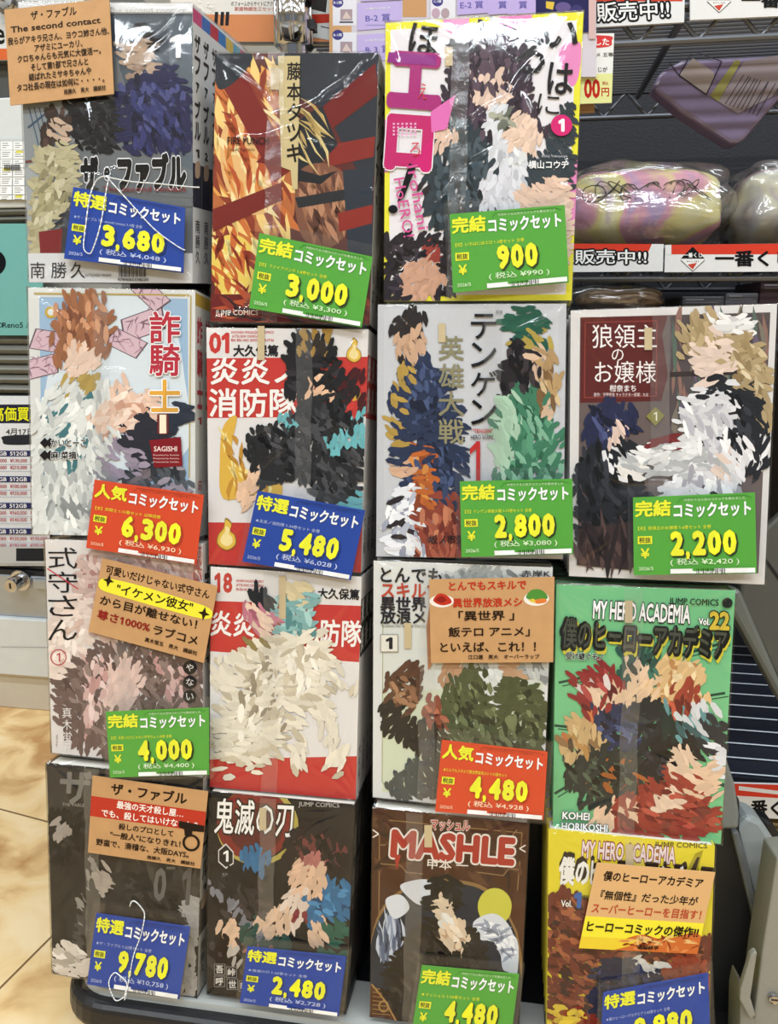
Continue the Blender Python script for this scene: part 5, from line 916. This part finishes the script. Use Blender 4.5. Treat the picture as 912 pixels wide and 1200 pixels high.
# ------------------------------------------------------------------ price cards and recommendation cards
CARD = {'b': 0x2546a0, 'g': 0x55a53e, 'r': 0xd64a26}; KIND = {'b': '特選', 'g': '完結', 'r': '人気'}; CN = {'b': 'blue', 'g': 'green', 'r': 'red-orange'}
YEL = 0xecec34
STRAND = mat('clear_strand', 0xe8ecf0, .12, spec=.9)
LOOPS = {'3,680': ((128, 206, 112, 212, 104, 240, 98, 285, 104, 297, 112, 285, 122, 240, 128, 206), (126, 207, 150, 212, 190, 216, 232, 219), (128, 208, 150, 235, 185, 272, 215, 290)), '9,780': ((152, 1062, 168, 1068, 167, 1090, 158, 1115, 152, 1142, 146, 1168), (146, 1168, 134, 1172, 128, 1150, 136, 1140, 148, 1152, 146, 1168))}
def price_card(kind, price, tax, title, px, label, cw=None, off=.0065, loops=()):
    pl = RACK.off(off); q = [pl.hit(*px[i:i + 2]) for i in range(0, 8, 2)]; cen = sum(q, Vector()) / 4
    root = empty('price_card', (q[2] + q[3]) / 2, label, 'price card', 'price cards on the wrapped comics')
    b = MB(); b.prism(q, N * -.0004); b.build('card', flat(CARD[kind], .4), root)
    f = bil(q); k = Ink(lambda u, v: f(u, v), N, UNIT, CARD[kind])
    dark = {'b': 0x1f3576, 'g': 0x3f8a34, 'r': 0xb03c20}[kind]
    lite = {'b': 0xb8c4e8, 'g': 0xd8ecc8, 'r': 0xf6d8b8}[kind]
    for a, c in ((.012, dark),): k.t(KIND[kind], .172, .16, .30, .21, dark, .05); k.t('コミックセット', .655, .195, .63, .19, dark, .06)
    k.t(KIND[kind], .165, .15, .30, .21, YEL, .035); k.t('コミックセット', .65, .19, .63, .185, 0xf6f8fa, .035)
    k.ln(dark, .008, .37, .09, .40, .035, .92, .03, .97, .06); k.t('今売れてる人気のコミックを集めました', .67, .06, .5, .035, lite if kind == 'g' else dark, .0)
    k.t(title, .34, .40, .60, .05, YEL if kind != 'b' else lite, .0)
    k.r(YEL, .035, .50, .155, .60); k.t('税抜', .095, .55, .10, .075, 0x26301c, .02); k.t('¥', .095, .72, .075, .13, YEL, .02)
    w_ = cw or (.56 if len(price) > 4 else .60); w_ *= .98
    units = sum(.45 if c == ',' else 1 for c in price); cw_ = w_ / units; lay = ((.585, .62, 0x2a3a1c if kind == 'g' else dark, .075, 1.0), (.572, .602, YEL, .058, .94))
    for (cx, cy, col, bo, kk) in lay:
        x = cx - w_ / 2
        for ch in price:
            cw2 = cw_ * (.45 if ch == ',' else 1)
            if ch == ',': k.t(ch, x + cw2 * .45, cy + .155, cw2 * .62, .11, col, .05)
            else: k.t(ch, x + cw2 / 2, cy, cw2 * (.97 if kk == 1 else .91), .315 * (1.03 if kk == 1 else 1), col, bo)
            x += cw2
    k.t('( 税込 ¥%s )' % tax, .58, .84, .46 + .02 * len(tax), .095, lite, .008); k.t('2026/5', .10, .915, .12, .045, lite, .0)
    k.r(0xf2f2f2, .30, .925, .985, .985); k.r(CARD[kind], .48, .92, .66, .955)
    for i in range(20): k.r(0x1c1c1c, .50 + i * .0125, .925, .5035 + i * .0125 + (i * 7 % 3) * .002, .985 if i % 4 else .97)
    k.build('card_print', root)
    g = lambda u, v, o: f(u, v) + N * o
    V = []; F = []; nu, nv = 12, 8                          # the clear sleeve: a front and a back sheet
    for lay, o0 in ((0, .0011), (1, -.0012)):
        bs = len(V)
        for j in range(nv + 1):
            for i in range(nu + 1):
                u = -.045 + 1.09 * i / nu; v = -.16 + 1.21 * j / nv
                V.append(g(u, v, o0 + (.0005 * math.sin(i * 1.3 + len(title) + j * .8) if lay == 0 else 0)))
        for j in range(nv):
            for i in range(nu): k0 = bs + j * (nu + 1) + i; F.append([k0, k0 + 1, k0 + nu + 2, k0 + nu + 1])
    link('clear_sleeve', V, F, SLEEVE, root, True)
    for lp in loops:                                        # the clear plastic strand the sleeve hangs from
        lq = pl.off(.0022); P = catmull([(lp[i], lp[i + 1]) for i in range(0, len(lp), 2)], 6)
        if lp[:2] != lp[-2:]: P = P[:-6]
        b = MB(); b.path([lq.hit(*c) + N * (.0006 * math.sin(i * .7)) for i, c in enumerate(P)], .00045, 6); b.build('plastic_loop', STRAND, root, True)
    return root
PC = [
 ('b', '3,680', '4,048', '★ザ・ファブル The second contact 1-9巻 全巻', (86, 219, 217, 243.5, 215, 320, 75, 303), 'blue 特選 price card reading 3,680'),
 ('g', '3,000', '3,300', '【完】ファイアパンチ 1-8巻セット 全巻', (304, 273, 437, 301, 424, 384, 292, 361), 'green 完結 price card reading 3,000'),
 ('g', '900', '990', '【完】いろはにほエロ 1-3巻セット 全巻', (527, 251, 662, 240, 667, 331, 531, 343), 'green 完結 price card reading 900'),
 ('r', '6,300', '6,930', '【文】詐騎士 1-15巻セット 以降続巻', (111, 562, 239, 580, 230, 662, 101, 642), 'red-orange 人気 price card reading 6,300'),
 ('b', '5,480', '6,028', '★炎炎ノ消防隊 1-34巻セット 全巻', (302, 575, 428, 598, 411, 680, 284, 658), 'blue 特選 price card reading 5,480'),
 ('g', '2,800', '3,080', '【完】テンゲン英雄大戦 1-10巻セット 全巻', (539, 564, 671, 561, 672, 649, 541, 653), 'green 完結 price card reading 2,800'),
 ('g', '2,200', '2,420', '【完】狼領主のお嬢様 1-6巻セット 全巻', (742, 583, 885, 577, 887, 672, 743, 674), 'green 完結 price card reading 2,200'),
 ('g', '4,000', '4,400', '【完】可愛いだけじゃない式守さん 1-20巻 全巻', (124, 834, 245, 829, 245, 908, 129, 911), 'green 完結 price card reading 4,000'),
 ('r', '4,480', '4,928', '★とんでもスキルで異世界放浪メシ 1-11巻セット', (518, 867, 642, 881, 637, 961, 510, 951), 'red-orange 人気 price card reading 4,480'),
 ('b', '9,780', '10,758', '★ザ・ファブル 1-22巻セット 全巻', (113, 1070, 223, 1086, 210, 1171, 102, 1153.5), 'blue 特選 price card reading 9,780'),
 ('b', '2,480', '2,728', '★鬼滅の刃 1-23巻セット 全巻', (290, 1109, 406, 1121, 397, 1191, 281, 1175), 'blue 特選 price card reading 2,480'),
 ('g', '4,480', '4,928', '★マッシュル 1-18巻セット 全巻', (494.5, 1131, 608.6, 1141.5, 598, 1224, 482, 1213), 'green 完結 price card reading 4,480'),
 ('b', '9,980', '10,978', '★僕のヒーローアカデミア 1-42巻セット 全巻', (707, 1163, 830, 1140, 833, 1222, 703, 1244), 'blue 特選 price card in the bottom right corner on the yellow comic'),
]
COFF = (.0075, .0075, .0075, .0105, .0105, .0105, .0105, .0175, .0175, .0205, .0205, .0205, .0205)
for a, co in zip(PC, COFF): price_card(*a, off=co, cw=.37 if len(a[1]) < 4 else None, loops=LOOPS.get(a[1], ()))

KR = 0xbf9262
def pop_card(px, label, draw, col=KR, off=.0045):
    pl = RACK.off(off); q = [pl.hit(*px[i:i + 2]) for i in range(0, 8, 2)]; f = bil(q)
    b = MB(); b.prism(q, N * -.0006); o = tag(b.build('recommendation_card', mat('kraft_card', KR, .75, vary=.12, scale=120) if col == KR else flat(col), loc=(q[2] + q[3]) / 2), label, 'card', 'recommendation cards')
    k = Ink(lambda u, v: f(u, v), N, UNIT, None); draw(k)
    P = [(.0, .0), (1, 0), (1, 1), (0, 1)]
    k.build('handwriting', o)
BK_ = 0x2a1c12
def p1(k):
    for s, x, y, w_, h in (('ザ・ファブル', .47, .09, .44, .10), ('The second contact', .48, .215, .86, .065), ('我らがアキラ兄さん、ヨウコ姉さん他、', .50, .335, .97, .08), ('アザミにユーカリ、', .50, .435, .46, .075), ('クロちゃんらも元気に大復活ー。', .50, .53, .80, .08), ('そして第1部で兄さんと', .50, .63, .55, .08), ('結ばれたミサキちゃんや', .50, .73, .60, .08), ('タコ社長の現在は如何に・・・・。', .50, .83, .84, .08), ('南勝久　男大　講談社', .73, .925, .40, .055)):
        k.t(s, x, y, w_, h, BK_, .022)
pop_card((5, 11.5, 128, -2, 133.5, 110, 12, 123.5), 'kraft card of black writing at the top left corner, The second contact', p1)
def p2(k):
    k.t('可愛いだけじゃない式守さん', .5, .13, .90, .12, BK_, .022); k.b(0xe8e03c, .04, .26, .3, .23, .7, .26, .97, .30, .96, .44, .6, .45, .2, .43, .03, .40)
    k.t('"イケメン彼女"', .5, .34, .66, .14, BK_, .022); k.t('から目が離せない！', .47, .54, .84, .13, BK_, .022)
    for x, y in ((.09, .27), (.93, .38)): k.p(BK_, x, y - .09, x + .015, y - .02, x + .05, y, x + .015, y + .02, x, y + .09, x - .015, y + .02, x - .05, y, x - .015, y - .02)
    k.t('尊さ1000%', .28, .735, .46, .13, 0x8a2820, .03); k.t('ラブコメ', .73, .74, .38, .13, BK_, .022); k.t('真木蛍五　男大　講談社', .71, .90, .45, .06, BK_, .02)
pop_card((120, 654, 255, 687, 239, 777, 103.5, 740), 'kraft card with yellow highlighted line reading イケメン彼女', p2, off=.0092)
def p3(k):
    k.e(0xe8e0d8, .10, .26, .10, .075); k.b(0xb83424, .03, .25, .08, .17, .15, .20, .18, .28, .1, .31); k.b(0x8a2018, .05, .24, .10, .20, .14, .25, .09, .28)
    k.e(0xe8e0d8, .86, .25, .10, .085); k.b(0x4e8a38, .78, .24, .82, .15, .90, .15, .95, .24, .88, .28); k.b(0xd87838, .84, .27, .92, .25, .94, .29, .87, .31); k.b(0xd8c048, .8, .27, .84, .25, .85, .3)
    k.t('とんでもスキルで', .47, .085, .62, .105, 0xb83420, .03); k.t('異世界放浪メシ', .47, .285, .56, .115, 0xb83420, .03)
    k.t('「異世界 」', .46, .44, .45, .12, BK_, .022); k.t('飯テロ アニメ」', .48, .63, .66, .12, BK_, .022); k.t('といえば、これ！！', .47, .81, .78, .12, BK_, .022); k.t('江口連　男大　オーバーラップ', .60, .93, .58, .055, BK_, .02)
pop_card((503, 679, 650, 676, 648.5, 776, 505, 777), 'kraft card with two small food drawings on the olive covered comics', p3, off=.0092)
def p4(k):
    k.p(0xb83a28, .0, .26, 1, .26, 1, .52, 0, .52)
    k.t('ザ・ファブル', .5, .13, .66, .16, BK_, .03); k.t('最強の天才殺し屋…', .52, .325, .58, .10, 0xf4ece4, .018); k.t('でも、殺してはいけない！？', .52, .455, .84, .10, 0xf4ece4, .018)
    k.t('殺しのプロとして', .5, .60, .48, .085, BK_, .02); k.t('"一般人"になりきれ！', .5, .72, .62, .09, BK_, .02); k.t('野蛮で、滑稽な、大阪DAYS。', .48, .84, .82, .09, BK_, .02); k.t('南勝久　男大　講談社', .74, .945, .42, .05, BK_, .02)
    k.p(0x241a14, .78, .42, 1, .44, 1, .52, .90, .53, .90, .60, .84, .60, .83, .52, .78, .50); k.ring(0x241a14, .90, .68, .075, .11, .02)
pop_card((108.5, 909, 244, 927.5, 235, 1018, 103, 999), 'kraft card with red band of white writing above the 9,780 price card', p4, off=.0162)
def p5(k):
    k.r(0xd8ac78, 0, 0, 1, 1); k.r(0xecdf3c, 0, .62, 1, .86); k.b(0xc86c34, .30, .92, .5, .80, .7, .84, .96, .74, 1, 1, .3, 1); k.p(0xe6c838, 0, .86, .6, .86, .3, 1, 0, 1); k.hair((0xd88a4c, 0x8a3c20, 0xe0b878), 40, .12, .03, 20, 60, .35, .84, .98, .78, .98, .98, .4, .98)
    k.t('僕のヒーローアカデミア', .5, .14, .84, .12, BK_, .03); k.t('『無個性』だった少年が', .5, .36, .82, .11, BK_, .022); k.t('スーパーヒーローを目指す！', .5, .52, .92, .12, 0xb84830, .02); k.t('ヒーローコミックの傑作!!', .5, .735, .94, .13, BK_, .03); k.t('堀越耕平', .58, .95, .18, .05, BK_, .03)
pop_card((699.5, 1011, 838.5, 1022.5, 817.5, 1118, 678.5, 1111), 'peach and yellow card reading 僕のヒーローアカデミア on the yellow comic', p5, 0xd8ac78, .0162)
